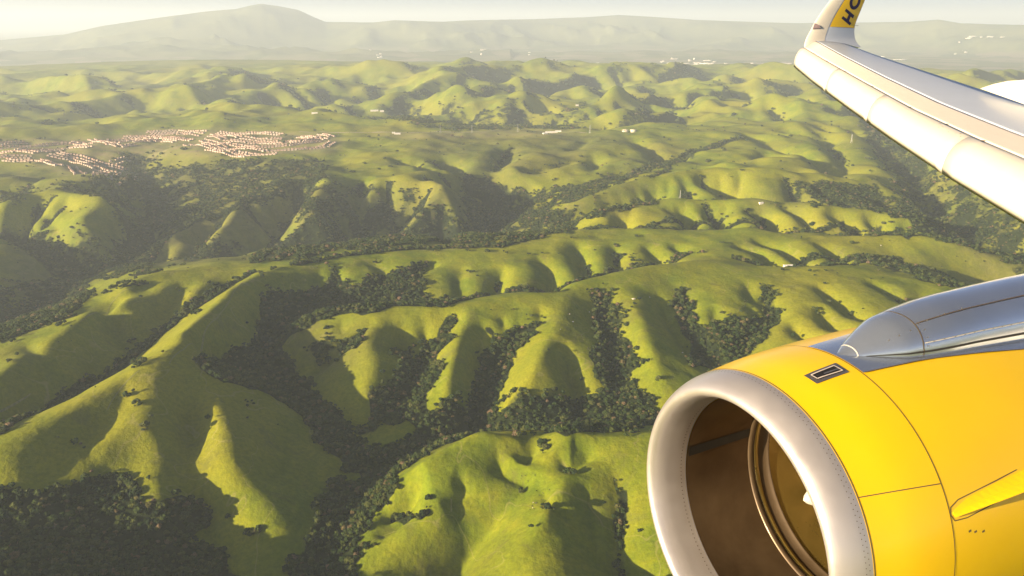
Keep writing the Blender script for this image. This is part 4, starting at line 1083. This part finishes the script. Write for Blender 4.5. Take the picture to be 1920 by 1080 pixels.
bar = NT('inlet_liner'); nzb = bar.noise(1.3, 5, .6, bar.obj(), .2)
bar.set(bar.ramp(nzb, [(.25, (.06, .040, .024)), (.5, (.115, .078, .046)), (.75, (.20, .14, .08))]), bar.ramp(nzb, [(.3, .28), (.7, .45)]), .8)
vb = bar.n('ShaderNodeTexVoronoi'); vb.inputs['Scale'].default_value = 160; bar.l(bar.obj(), vb.inputs['Vector']); bar.bump(vb.outputs['Distance'], .15, .002)
gold = paint('fan_case', (.42, .30, .08), .3, .3, .15, .7); brown = paint('fan_ring', (.10, .068, .038), .4, .1, .2, .5)  # gold base colour stands in for reflections on the lit casing

nacelle = part('engine_cowling', *lathe(smooth_prof([(0, 1.0), (.1, 1.014), (.3, 1.042), (.574, 1.063), (1.0, 1.08), (1.6, 1.085), (2.4, 1.06), (3.2, .99), (3.9, .90)], 60)), yellow)
lip = part('inlet_lip', *lathe(smooth_prof([(0, 1.0), (-.06, .989), (-.12, .968), (-.17, .94), (-.2, .911), (-.207, .886), (-.193, .863), (-.155, .844), (-.09, .828), (-.02, .819), (.03, .8155), (.09, .814)], 60)), lipm, nacelle)
part('inlet_barrel', *lathe([(.09, .809), (.3, .803), (.68, .80)]), bar.m, nacelle)
part('fan_ring', *lathe([(.68, .80), (.685, .785), (.73, .785), (.735, .80)]), brown, nacelle)
part('fan_ring', *lathe([(.735, .80), (.74, .79), (.775, .79), (.78, .797)]), gold, nacelle)
part('fan_ring', *lathe([(.78, .797), (.87, .795), (.872, .785), (.885, .785)]), brown, nacelle)
part('fan_case', *lathe([(.885, .792), (1.05, .80), (1.6, .80)]), gold, nacelle)
part('duct_end', *lathe([(1.6, .80), (1.61, .02)]), dark, nacelle)
part('fan_duct_nozzle', *lathe([(3.9, .90), (3.9, .87), (3.2, .86)]), dark, nacelle)
part('core_nozzle', *lathe(smooth_prof([(3.2, .62), (3.8, .6), (4.5, .48), (4.9, .36)], 14)), steelm, nacelle); part('exhaust_cone', *lathe(smooth_prof([(4.6, .26), (5.0, .2), (5.35, .03)], 8)), steelm, nacelle)
part('bulkhead', *lathe([(3.2, .86), (3.2, .62)]), dark, nacelle); part('bulkhead', *lathe([(4.9, .355), (4.6, .26)]), dark, nacelle)
spin = part('spinner', *lathe(smooth_prof([(.47, .002), (.5, .03), (.7, .13), (.95, .23), (1.32, .29)], 20), 48), white, nacelle)
for k in range(24):                                                # twisted fan blades
    V = []; Fc = []; a = k * 2 * math.pi / 24
    for i in range(9):
        f = i / 8; r = .28 + f * .51; tw_ = .15 + 1.0 * f; ch = .13 + .04 * math.sin(f * 3)
        for u, th_ in ((-1, 0), (0, .008), (1, 0), (0, -.008)):
            V.append(en(1.34 - .05 * f + u * ch * .5 * math.cos(tw_), r, a + (u * ch * .62 * math.sin(tw_) + th_) / r))
    for i in range(8):
        for j in range(4): q = (j + 1) % 4; Fc.append((i * 4 + j, i * 4 + q, i * 4 + 4 + q, i * 4 + 4 + j))
    part('fan_blade', V, Fc, brown, nacelle)

def rad_at(s): return float(np.interp(s, [0, .1, .3, .574, 1.0, 1.6, 2.4, 3.2, 3.9], [1.0, 1.014, 1.042, 1.063, 1.08, 1.085, 1.06, .99, .90]))
def ribbon(path, wid, lift, mat, name, parent=nacelle):            # path: (s, angle) list on the cowling
    V = []; Fc = []
    pts = []
    for (s0, b0), (s1, b1) in zip(path, path[1:]):
        n = max(2, int(max(abs(s1 - s0) / .04, abs(b1 - b0) / .02))); pts += [(s0 + (s1 - s0) * i / n, b0 + (b1 - b0) * i / n) for i in range(n)]
    pts.append(path[-1])
    for k, (s, b) in enumerate(pts):
        q = pts[min(k + 1, len(pts) - 1)]; p = pts[max(k - 1, 0)]; ds, db = q[0] - p[0], (q[1] - p[1]) * 1.05; L_ = math.hypot(ds, db) + 1e-9; ns, nb = -db / L_, ds / L_
        for e in (-1, 1): V.append(en(s + ns * e * wid / 2, rad_at(s + ns * e * wid / 2) + lift, b + nb * e * wid / 2 / 1.05))
        if k: a = 2 * k; Fc.append((a - 2, a - 1, a + 1, a))
    return part(name, V, Fc, mat, parent)
D2 = math.radians
ribbon([(.574, D2(-178)), (.574, D2(179))], .006, .002, seam, 'panel_gap')
ribbon([(.006, D2(-178)), (.006, D2(179))], .007, .002, seam, 'panel_gap')
ribbon([(.01, D2(52)), (.57, D2(55.4))], .006, .0024, seam, 'panel_gap')
def dots(prof_s, r_fn, n, rad, mat, name, a0=0, a1=2 * math.pi, inward=False, rows=1):
    V = []; Fc = []
    for rw in range(rows):
        for i in range(n):
            a = a0 + (a1 - a0) * (i + .5 * rw) / n; s = prof_s + rw * .022; r = r_fn(s) + (-.0015 if inward else .0015); b = len(V)
            for k in range(6):
                V.append(en(s + rad * math.cos(k * math.pi / 3), (r_fn(s + rad * math.cos(k * math.pi / 3)) + (-.0015 if inward else .0015)), a + rad * math.sin(k * math.pi / 3) / r))
            Fc.append(tuple(range(b, b + 6)))
    return part(name, V, Fc, mat, lip, recalc=False)
lipo = lambda s: float(np.interp(s, [-.06, 0], [.989, 1.0]))
lipi = lambda s: float(np.interp(s, [-.1, 0, .09], [.819, .815, .814]))
dots(-.046, lipo, 190, .0032, seam, 'rivet_row', rows=2)
dots(.045, lipi, 170, .0042, seam, 'rivet_row', inward=True)
# the square cooling vent on the cowling
def hit(x, y, r=1.055):
    v = 540 - y; d = Vector((x - 960, F * CP + v * SP, -F * SP + v * CP)).normalized(); w_ = CAM - EC
    dp = d - AFT * d.dot(AFT); wp = w_ - AFT * w_.dot(AFT); A_, B_, C_ = dp.dot(dp), 2 * dp.dot(wp), wp.dot(wp) - r * r; t = (-B_ - math.sqrt(max(0, B_ * B_ - 4 * A_ * C_))) / 2 / A_
    q = d * t + w_; return q.dot(AFT), math.atan2(-q.dot(OUT), q.z)
def patch(name, quad, lift, mat, parent=nacelle, n=8, thick=0):
    V = []; Fc = []
    for i in range(n + 1):
        for j in range(n + 1):
            u, v = i / n, j / n; s = (1 - u) * (1 - v) * quad[0][0] + u * (1 - v) * quad[1][0] + u * v * quad[2][0] + (1 - u) * v * quad[3][0]
            b = (1 - u) * (1 - v) * quad[0][1] + u * (1 - v) * quad[1][1] + u * v * quad[2][1] + (1 - u) * v * quad[3][1]
            V.append(en(s, rad_at(s) + lift, b))
    for i in range(n):
        for j in range(n): a = i * (n + 1) + j; Fc.append((a, a + 1, a + n + 2, a + n + 1))
    return part(name, V, Fc, mat, parent)
vq = [hit(*p) for p in ((1508, 699), (1566, 682), (1592, 699), (1533, 715))]
vent = patch('vent', vq, .004, steelm)
ctr = (sum(p[0] for p in vq) / 4, sum(p[1] for p in vq) / 4)
vi = [hit(*p) for p in ((1521, 701), (1563, 688), (1579, 697), (1533, 708))]
patch('vent_opening', vi, .0065, dark, vent)
for a_, b_ in ((0, 1), (1, 2), (2, 3), (3, 0)):
    ribbon([vi[a_], vi[b_]], .008, .012, simple_mat('vent_edge', (.6, .52, .45), .4), 'vent_rim', vent)
ribbon([hit(1545, 700), hit(1572, 693)], .012, .009, steelm, 'vent_vane', vent)
# grey saddle and pylon fairing over the cowling
V = []; Fc = []; ss = np.linspace(.58, 3.5, 50); wd = lambda s: D2(float(np.interp(s, [.58, 1.13, 1.95, 3.5], [12.8, 14.8, 20.7, 30])))
for s in ss:
    for j in range(25): V.append(en(s, rad_at(s) + .005, wd(s) * (1 - 2 * j / 24)))
for i in range(49):
    for j in range(24): a = i * 25 + j; Fc.append((a, a + 1, a + 26, a + 25))
saddle = part('pylon_saddle', V, Fc, greym)
ribbon([(s, wd(s)) for s in np.linspace(.585, 3.4, 20)], .008, .007, seam, 'panel_gap', saddle)
# pylon sections: aft, crest height above the axis, half width, fullness
PS = [(.585, 1.064, .003), (.63, 1.074, .035), (.69, 1.10, .07), (.77, 1.145, .112), (.87, 1.195, .16), (1.0, 1.25, .215), (1.2, 1.287, .248), (1.4, 1.312, .268), (1.6, 1.326, .278), (2.0, 1.338, .29), (2.4, 1.345, .30), (3.0, 1.348, .31), (3.8, 1.35, .32), (4.8, 1.33, .32), (6.0, 1.25, .28), (7.0, 1.1, .1)]
def pyl(s0, s1, n, lift=0.):
    V = []; Fc = []; m_ = 28
    for s in np.linspace(s0, s1, n):
        h = float(np.interp(s, [p[0] for p in PS], [p[1] for p in PS])); w_ = float(np.interp(s, [p[0] for p in PS], [p[2] for p in PS])) + lift
        zb_ = math.sqrt(max(.01, (rad_at(s) if s < 3.9 else .7) ** 2 - w_ ** 2)) - .01
        for j in range(m_ + 1):
            a = math.pi * j / m_; cx = math.cos(a); cz = math.sin(a); cx = math.copysign(abs(cx) ** .9, cx); cz = cz ** .95
            V.append(EC + AFT * s - OUT * (w_ * cx) + UP * (zb_ + (h + lift - zb_) * cz))
    for i in range(n - 1):
        for j in range(m_): a = i * (m_ + 1) + j; Fc.append((a, a + 1, a + m_ + 2, a + m_ + 1))
    return V, Fc
pylon = part('pylon_fairing', *pyl(.585, 7.0, 120), greym)
part('panel_gap', *pyl(1.12, 1.127, 2, .0025), seam, pylon)
part('panel_gap', *pyl(.70, .706, 2, .003), white, pylon)
def pyl_line(z0, side, s0, s1, wid, mat, name):                     # a line along the pylon side at section angle z0
    V = []; Fc = []
    for k, s in enumerate(np.linspace(s0, s1, 60)):
        h = float(np.interp(s, [p[0] for p in PS], [p[1] for p in PS])); w_ = float(np.interp(s, [p[0] for p in PS], [p[2] for p in PS])); zb_ = math.sqrt(max(.01, (rad_at(s) if s < 3.9 else .7) ** 2 - w_ ** 2)) - .01
        for e in (-1, 1):
            a = z0 + e * wid; cx = abs(math.cos(a)) ** .9; cz = math.sin(a) ** .85; V.append(EC + AFT * s - OUT * (w_ * cx + .003) + UP * (zb_ + (h - zb_) * cz + .0025))
        if k: a = 2 * k; Fc.append((a - 2, a - 1, a + 1, a))
    return part(name, V, Fc, mat, pylon)
pyl_line(1.02, 1, 1.13, 4.5, .012, seam, 'panel_gap'); pyl_line(.12, 1, .75, 4.5, .02, dark, 'panel_gap'); pyl_line(.36, 1, 1.13, 4.5, .012, white, 'edge_strip')
V = []; Fc = []
for s, a_ in [(x_, .36) for x_ in np.arange(1.2, 3.4, .09)] + [(.9, .75), (.97, .8), (1.06, .85), (1.14, .95), (1.22, 1.0), (1.38, 1.04), (1.55, 1.06), (1.16, .5), (1.16, .25), (1.16, .75)]:
    h = float(np.interp(s, [p[0] for p in PS], [p[1] for p in PS])); w_ = float(np.interp(s, [p[0] for p in PS], [p[2] for p in PS])); zb_ = math.sqrt(rad_at(s) ** 2 - w_ ** 2) - .01
    c = EC + AFT * s - OUT * (w_ * abs(math.cos(a_)) ** .9 + .004) + UP * (zb_ + (h - zb_) * math.sin(a_) ** .85 + .004); b = len(V)
    for k in range(6): V.append(c + AFT * (.006 * math.cos(k * math.pi / 3)) + UP * (.006 * math.sin(k * math.pi / 3)))
    Fc.append(tuple(range(b, b + 6)))
part('fastener_row', V, Fc, steelm, pylon, recalc=False)
# strake on the side of the cowling
V = []; Fc = []; N_ = 26
for i in range(N_):
    f = i / (N_ - 1); s = .60 + 1.5 * f; a0_ = D2(64.5 - 6.5 * f)
    hgt = .012 + .20 * min(1, f * 1.25) ** 1.0; wb = .035 * math.sin(min(1, f * 9) * math.pi / 2) + .012
    for u, hh in ((-1, 0), (-.45, .45), (0, 1), (.45, .45), (1, 0)):
        V.append(en(s, rad_at(s) + hgt * hh - .002, a0_ + u * wb * (1 if hh == 0 else .6) + hh * .03))
for i in range(N_ - 1):
    for j in range(4): a = i * 5 + j; Fc.append((a, a + 1, a + 6, a + 5))
Fc += [(0, 1, 2, 3, 4), tuple((N_ - 1) * 5 + q for q in range(5))]
strake = part('strake', V, Fc, yellow, nacelle, smooth=False)
ribbon([(2.1, D2(54.5)), (1.2, D2(58.6)), (.66, D2(61.5)), (.59, D2(63)), (.575, D2(65)), (.60, D2(67.3)), (.7, D2(67.6)), (1.2, D2(64.5)), (2.1, D2(61))], .006, .0022, seam, 'panel_gap', nacelle)
for (x_, y_) in ((1812, 996), (1822, 997), (1836, 996)):
    s_, b_ = hit(x_, y_); ribbon([(s_, b_), (s_ + .022, b_ - .004)], .012, .002, seam, 'stencil_mark')
# dark joint of the liner inside the inlet
V = []; Fc = []
for k in range(12):
    s = .10 + .57 * k / 11
    for e in (-1, 1): V.append(en(s, .7975, D2(-86) + e * .05 + .04 * k / 11))
    if k: a = 2 * k; Fc.append((a - 2, a - 1, a + 1, a))
part('liner_joint', V, Fc, dark, nacelle)

# ---- wing: height above the eye of four lines along the span, read for each outboard station
LS = np.array([0.5, 2, 4, 6, 8, 10, 12, 14, 15.4])
ZL = {0: [-2.95, -2.78, -2.56, -2.356, -2.140, -1.864, -1.551, -1.222, -.950], .17: [-2.40, -2.25, -2.07, -1.89, -1.70, -1.470, -1.160, -.840, -.600],
      .40: [-2.25, -2.12, -1.98, -1.84, -1.645, -1.400, -1.080, -.725, -.450], 1.0: [-2.4, -2.22, -2.04, -1.84, -1.61, -1.365, -1.065, -.765, -.524]}
def le_(L): return 14.9 - .52 * (15.4 - L)
def te_(L): return 16.5 - .27 * (15.4 - L) + max(0, 5 - L) * -.0
def zl(c, L): return float(np.interp(L, LS, ZL[c]))
def surf(L, c):                                                    # upper surface
    a, b, d, e = zl(0, L), zl(.17, L), zl(.40, L), zl(1.0, L)
    if c <= .17: z = a + (b - a) * (1 - (1 - c / .17) ** 2) ** .5 * 1.0 if c < .17 else b
    elif c <= .40: z = b + (d - b) * ((c - .17) / .23) ** .9
    else: f = (c - .4) / .6; z = d + (e - d) * f + .02 * math.sin(f * math.pi)
    return ac(L, le_(L) + c * (te_(L) - le_(L)), z)
def lower(L, c):
    a, e = zl(0, L), zl(1., L); ch = te_(L) - le_(L); z = a + (e - a) * c - .055 * ch * math.sin(math.pi * min(1, c) ** .6) - .01
    return ac(L, le_(L) + c * ch, z)
def wing_piece(L0, L1, c0, c1, nl, cs, mat, name, parent, thick=None, lift=0.):
    V = []; Fc = []; cs = [c0 + (c1 - c0) * q for q in cs]
    Ls = np.linspace(L0, L1, nl); m_ = len(cs) * 2
    for L in Ls:
        up = [surf(L, c) + UP * lift for c in cs]
        lo = [(lower(L, c) if thick is None else surf(L, c) - UP * thick) for c in cs[::-1]]
        V += up + lo
    for i in range(nl - 1):
        for j in range(m_): q = (j + 1) % m_; Fc.append((i * m_ + j, i * m_ + q, (i + 1) * m_ + q, (i + 1) * m_ + j))
    Fc += [tuple(range(m_)), tuple((nl - 1) * m_ + j for j in range(m_))]
    return part(name, V, Fc, mat, parent)
cs_n = [0, .004, .015, .04, .09, .16, .27, .4, .55, .7, .85, 1]
core_cs = [q for q in np.linspace(0, 1, 20)]
wing = wing_piece(.6, 15.4, .03, 1.0, 40, core_cs, seam, 'wing', plane, lift=-.13)
edge = [.6, 4.2, 8.2, 11.0, 13.2, 15.38]
for a_, b_ in zip(edge, edge[1:]): wing_piece(a_ + .006, b_ - .006, 0, .168, 14, cs_n, white, 'slat', wing, thick=.10)
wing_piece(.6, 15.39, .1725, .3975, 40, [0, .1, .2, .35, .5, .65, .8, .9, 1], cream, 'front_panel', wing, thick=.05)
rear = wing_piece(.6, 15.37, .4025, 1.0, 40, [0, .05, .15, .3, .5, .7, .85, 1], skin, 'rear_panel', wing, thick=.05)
# raised panel at the inner trailing edge
V = []
q0, q1 = surf(9.9, .98), surf(6.0, .80)
def px3(x, y, L):
    v = 540 - y; d = Vector((x - 960, F * CP + v * SP, -F * SP + v * CP)); return CAM + d * (L / d.dot(OUT))
sp = [px3(1838, 166, 10.4), px3(1862, 158, 10.2), px3(1890, 152, 9.9), px3(1930, 149, 9.5), px3(2040, 155, 8.4), px3(2060, 240, 7.9), px3(1922, 196, 9.3)]
V = sp + [p + AFT * .05 - UP * .012 for p in sp]; n_ = len(sp); Fc = [tuple(range(n_)), tuple(range(2 * n_ - 1, n_ - 1, -1))] + [(i, (i + 1) % n_, n_ + (i + 1) % n_, n_ + i) for i in range(n_)]
part('raised_flap_panel', V, Fc, white, wing, smooth=False)
# small fasteners / slat track marks along the slat line
for L in (14.7, 13.9, 12.9, 11.6, 10.1, 8.9, 7.9, 6.6, 5.5):
    c = surf(L, .165) + UP * .008; part('slat_track', [c, c + AFT * .10 + OUT * .03, c + AFT * .10 + OUT * .08, c + OUT * .05], [(0, 1, 2, 3)], seam, wing, recalc=False)
V = []; Fc = []
for L, c_ in ((8.9, .10), (8.85, .115), (9.0, .13), (8.3, .11), (8.4, .13), (11.0, .07), (11.1, .09), (8.6, .10)):
    c = surf(L, c_) + UP * .008; b = len(V); V += [c, c + AFT * .06, c + AFT * .06 + OUT * .015, c + OUT * .015]; Fc.append((b, b + 1, b + 2, b + 3))
part('stencil_mark', V, Fc, seam, wing, recalc=False)
# ---- winglet
LEp = [(1505, 112, 15.40), (1507, 96, 15.62), (1508, 84, 15.80), (1512, 71, 15.92), (1520, 56, 16.02), (1528, 41, 16.10), (1541, 21, 16.20), (1557, 0, 16.30), (1588, -40, 16.5), (1626, -88, 16.7)]
TEp = [(1632, 100, 15.15), (1613, 89, 15.60), (1606, 79, 15.80), (1603, 70, 15.92), (1602, 56, 16.02), (1605, 42, 16.10), (1613, 22, 16.20), (1622, 0, 16.30), (1639, -40, 16.5), (1655, -88, 16.7)]
LE3 = [px3(*p) for p in LEp]; TE3 = [px3(*p) for p in TEp]
LE3[0] = surf(15.39, 0); TE3[0] = surf(15.37, 1.0)
NS = 40
def st(arr, f):
    k = min(int(f), len(arr) - 2); u = f - k; p0, p1, p2, p3 = arr[max(k - 1, 0)], arr[k], arr[k + 1], arr[min(k + 2, len(arr) - 1)]
    return .5 * ((2 * p1) + (p2 - p0) * u + (2 * p0 - 5 * p1 + 4 * p2 - p3) * u ** 2 + (3 * p1 - p0 - 3 * p2 + p3) * u ** 3)
def wl_frame(f):
    a, b = st(LE3, f), st(TE3, f); t_ = (st(LE3, min(f + .1, 8.99)) - st(LE3, max(f - .1, 0))).normalized(); n_ = (b - a).cross(t_).normalized()
    if n_.dot(OUT) > 0 or (f < 1 and n_.z < 0 and False): n_ = -n_
    return a, b, n_
def wl_pt(f, c, side, lift=0.):
    a, b, n_ = wl_frame(f); th_ = .05 * (b - a).length * (2.6 * math.sqrt(max(c, 0)) * (1 - c) ** 1.1)
    return a + (b - a) * c + n_ * side * (th_ + lift)
def wl_grid(f0, f1, c0, c1, side, lift, n=24, m_=14):
    V = []; Fc = []
    for i in range(n + 1):
        for j in range(m_ + 1): V.append(wl_pt(f0 + (f1 - f0) * i / n, (c0 + (c1 - c0) * (j / m_) ** 1.5) if c0 == 0 else c0 + (c1 - c0) * j / m_, side, lift))
    for i in range(n):
        for j in range(m_): a = i * (m_ + 1) + j; Fc.append((a, a + 1, a + m_ + 2, a + m_ + 1))
    return V, Fc
V1, F1 = wl_grid(0, 8.99, 0, 1, 1, 0, 60); V2, F2 = wl_grid(0, 8.99, 0, 1, -1, 0, 60)
winglet = part('winglet', V1 + V2, F1 + [tuple(len(V1) + i for i in f) for f in F2], skin, plane)
V, Fc = wl_grid(0, 8.99, 0, .34, 1, .004, 60); part('leading_edge', V, Fc, white, winglet)
V, Fc = wl_grid(4.25, 8.9, .365, .985, 1, .006, 40); part('yellow_panel', V, Fc, yellow, winglet)
V, Fc = wl_grid(4.25, 8.9, .365, .985, -1, .006, 40); part('yellow_panel', V, Fc, yellow, winglet)
navy = simple_mat('navy_letter', (.022, .012, .05), .5)
fy = [p[1] for p in LEp][::-1]; ff = list(range(len(LEp)))[::-1]
def wl_px(x, y, lift):                                             # picture trace of a letter corner -> its place on the winglet skin
    f = float(np.interp(y, fy, ff)); f = min(max(f, .1), 8.9)
    for _ in range(12):
        a, b = st(LE3, f), st(TE3, f); pa, pb = project(a.x, a.y, a.z), project(b.x, b.y, b.z); c = min(max((x - pa[0]) / (pb[0] - pa[0]), 0), 1)
        q = wl_pt(f, c, 1, lift); f = min(max(f + (project(q.x, q.y, q.z)[1] - y) / 20.0, .1), 8.9)
    return q
def letter(outlines, name):
    V = []; Fc = []
    for quad in outlines:
        b = len(V); V += [wl_px(1500 + x / 9, y / 9, .012) for x, y in quad]; Fc.append(tuple(range(b, b + len(quad))))
    n0 = len(V); return part(name, V, Fc, navy, winglet, smooth=False, recalc=False)
letter([[(718, 185), (745, 145), (900, 262), (872, 312)], [(660, 310), (692, 270), (848, 388), (822, 432)], [(795, 238), (838, 270), (800, 358), (757, 325)]], 'letter_h')
O_o = []; O_i = []
for k in range(33):
    a = 2 * math.pi * k / 32; ux, uy = math.cos(a), math.sin(a); ro = math.radians(20)
    for (rx, ry), dst in (((98, 140), O_o), ((47, 82), O_i)):
        dst.append((905 + rx * ux * math.cos(ro) - ry * uy * math.sin(ro), 28 + rx * ux * math.sin(ro) + ry * uy * math.cos(ro)))
letter([[O_o[k], O_o[k + 1], O_i[k + 1], O_i[k]] for k in range(32)], 'letter_o')
# position light housing at the bend of the winglet
lq = [wl_px(1521, 55, .016), wl_px(1533, 53, .016), wl_px(1531, 48, .016), wl_px(1526, 44, .016)]
part('position_light', lq + [p + (wl_frame(4)[2]) * .02 for p in lq], [(0, 1, 2, 3), (4, 5, 6, 7), (0, 1, 5, 4), (1, 2, 6, 5), (2, 3, 7, 6), (3, 0, 4, 7)], simple_mat('light_lens', (.22, .17, .18), .25), winglet, smooth=False)
for f_ in (4.6, 7.4):
    a, b, n_ = wl_frame(f_); V = []; 
    for r_, d_ in ((.004, 0), (.003, .12)):
        for k in range(6): V.append(b + (b - a).normalized() * d_ + n_ * r_ * math.cos(k * 1.047) + UP * r_ * math.sin(k * 1.047))
    part('static_wick', V, [(k, (k + 1) % 6, 6 + (k + 1) % 6, 6 + k) for k in range(6)], dark, winglet)
# ---------------------------------------------------------------- haze
bm = bmesh.new(); bmesh.ops.create_cube(bm, size=1)
bmesh.ops.scale(bm, vec=(190000, 190000, 1), verts=bm.verts)
zt = 1330; zb = float(co[:, 2].min()) - 1
bmesh.ops.scale(bm, vec=(1, 1, zt - zb), verts=bm.verts); bmesh.ops.translate(bm, vec=(0, 0, (zt + zb) / 2), verts=bm.verts)
hm = bpy.data.materials.new('haze'); hm.use_nodes = True; ht = hm.node_tree; ht.nodes.remove(ht.nodes['Principled BSDF'])
pv = ht.nodes.new('ShaderNodeVolumePrincipled'); pv.inputs['Density'].default_value = HAZE_DENSITY; pv.inputs['Color'].default_value = (.73, .85, 1.0, 1); pv.inputs['Anisotropy'].default_value = .1
ht.links.new(pv.outputs[0], ht.nodes['Material Output'].inputs['Volume'])
haze = bm_obj('haze', bm, hm); tag(haze, 'warm pale haze thickening towards the far mountains', kind='stuff')
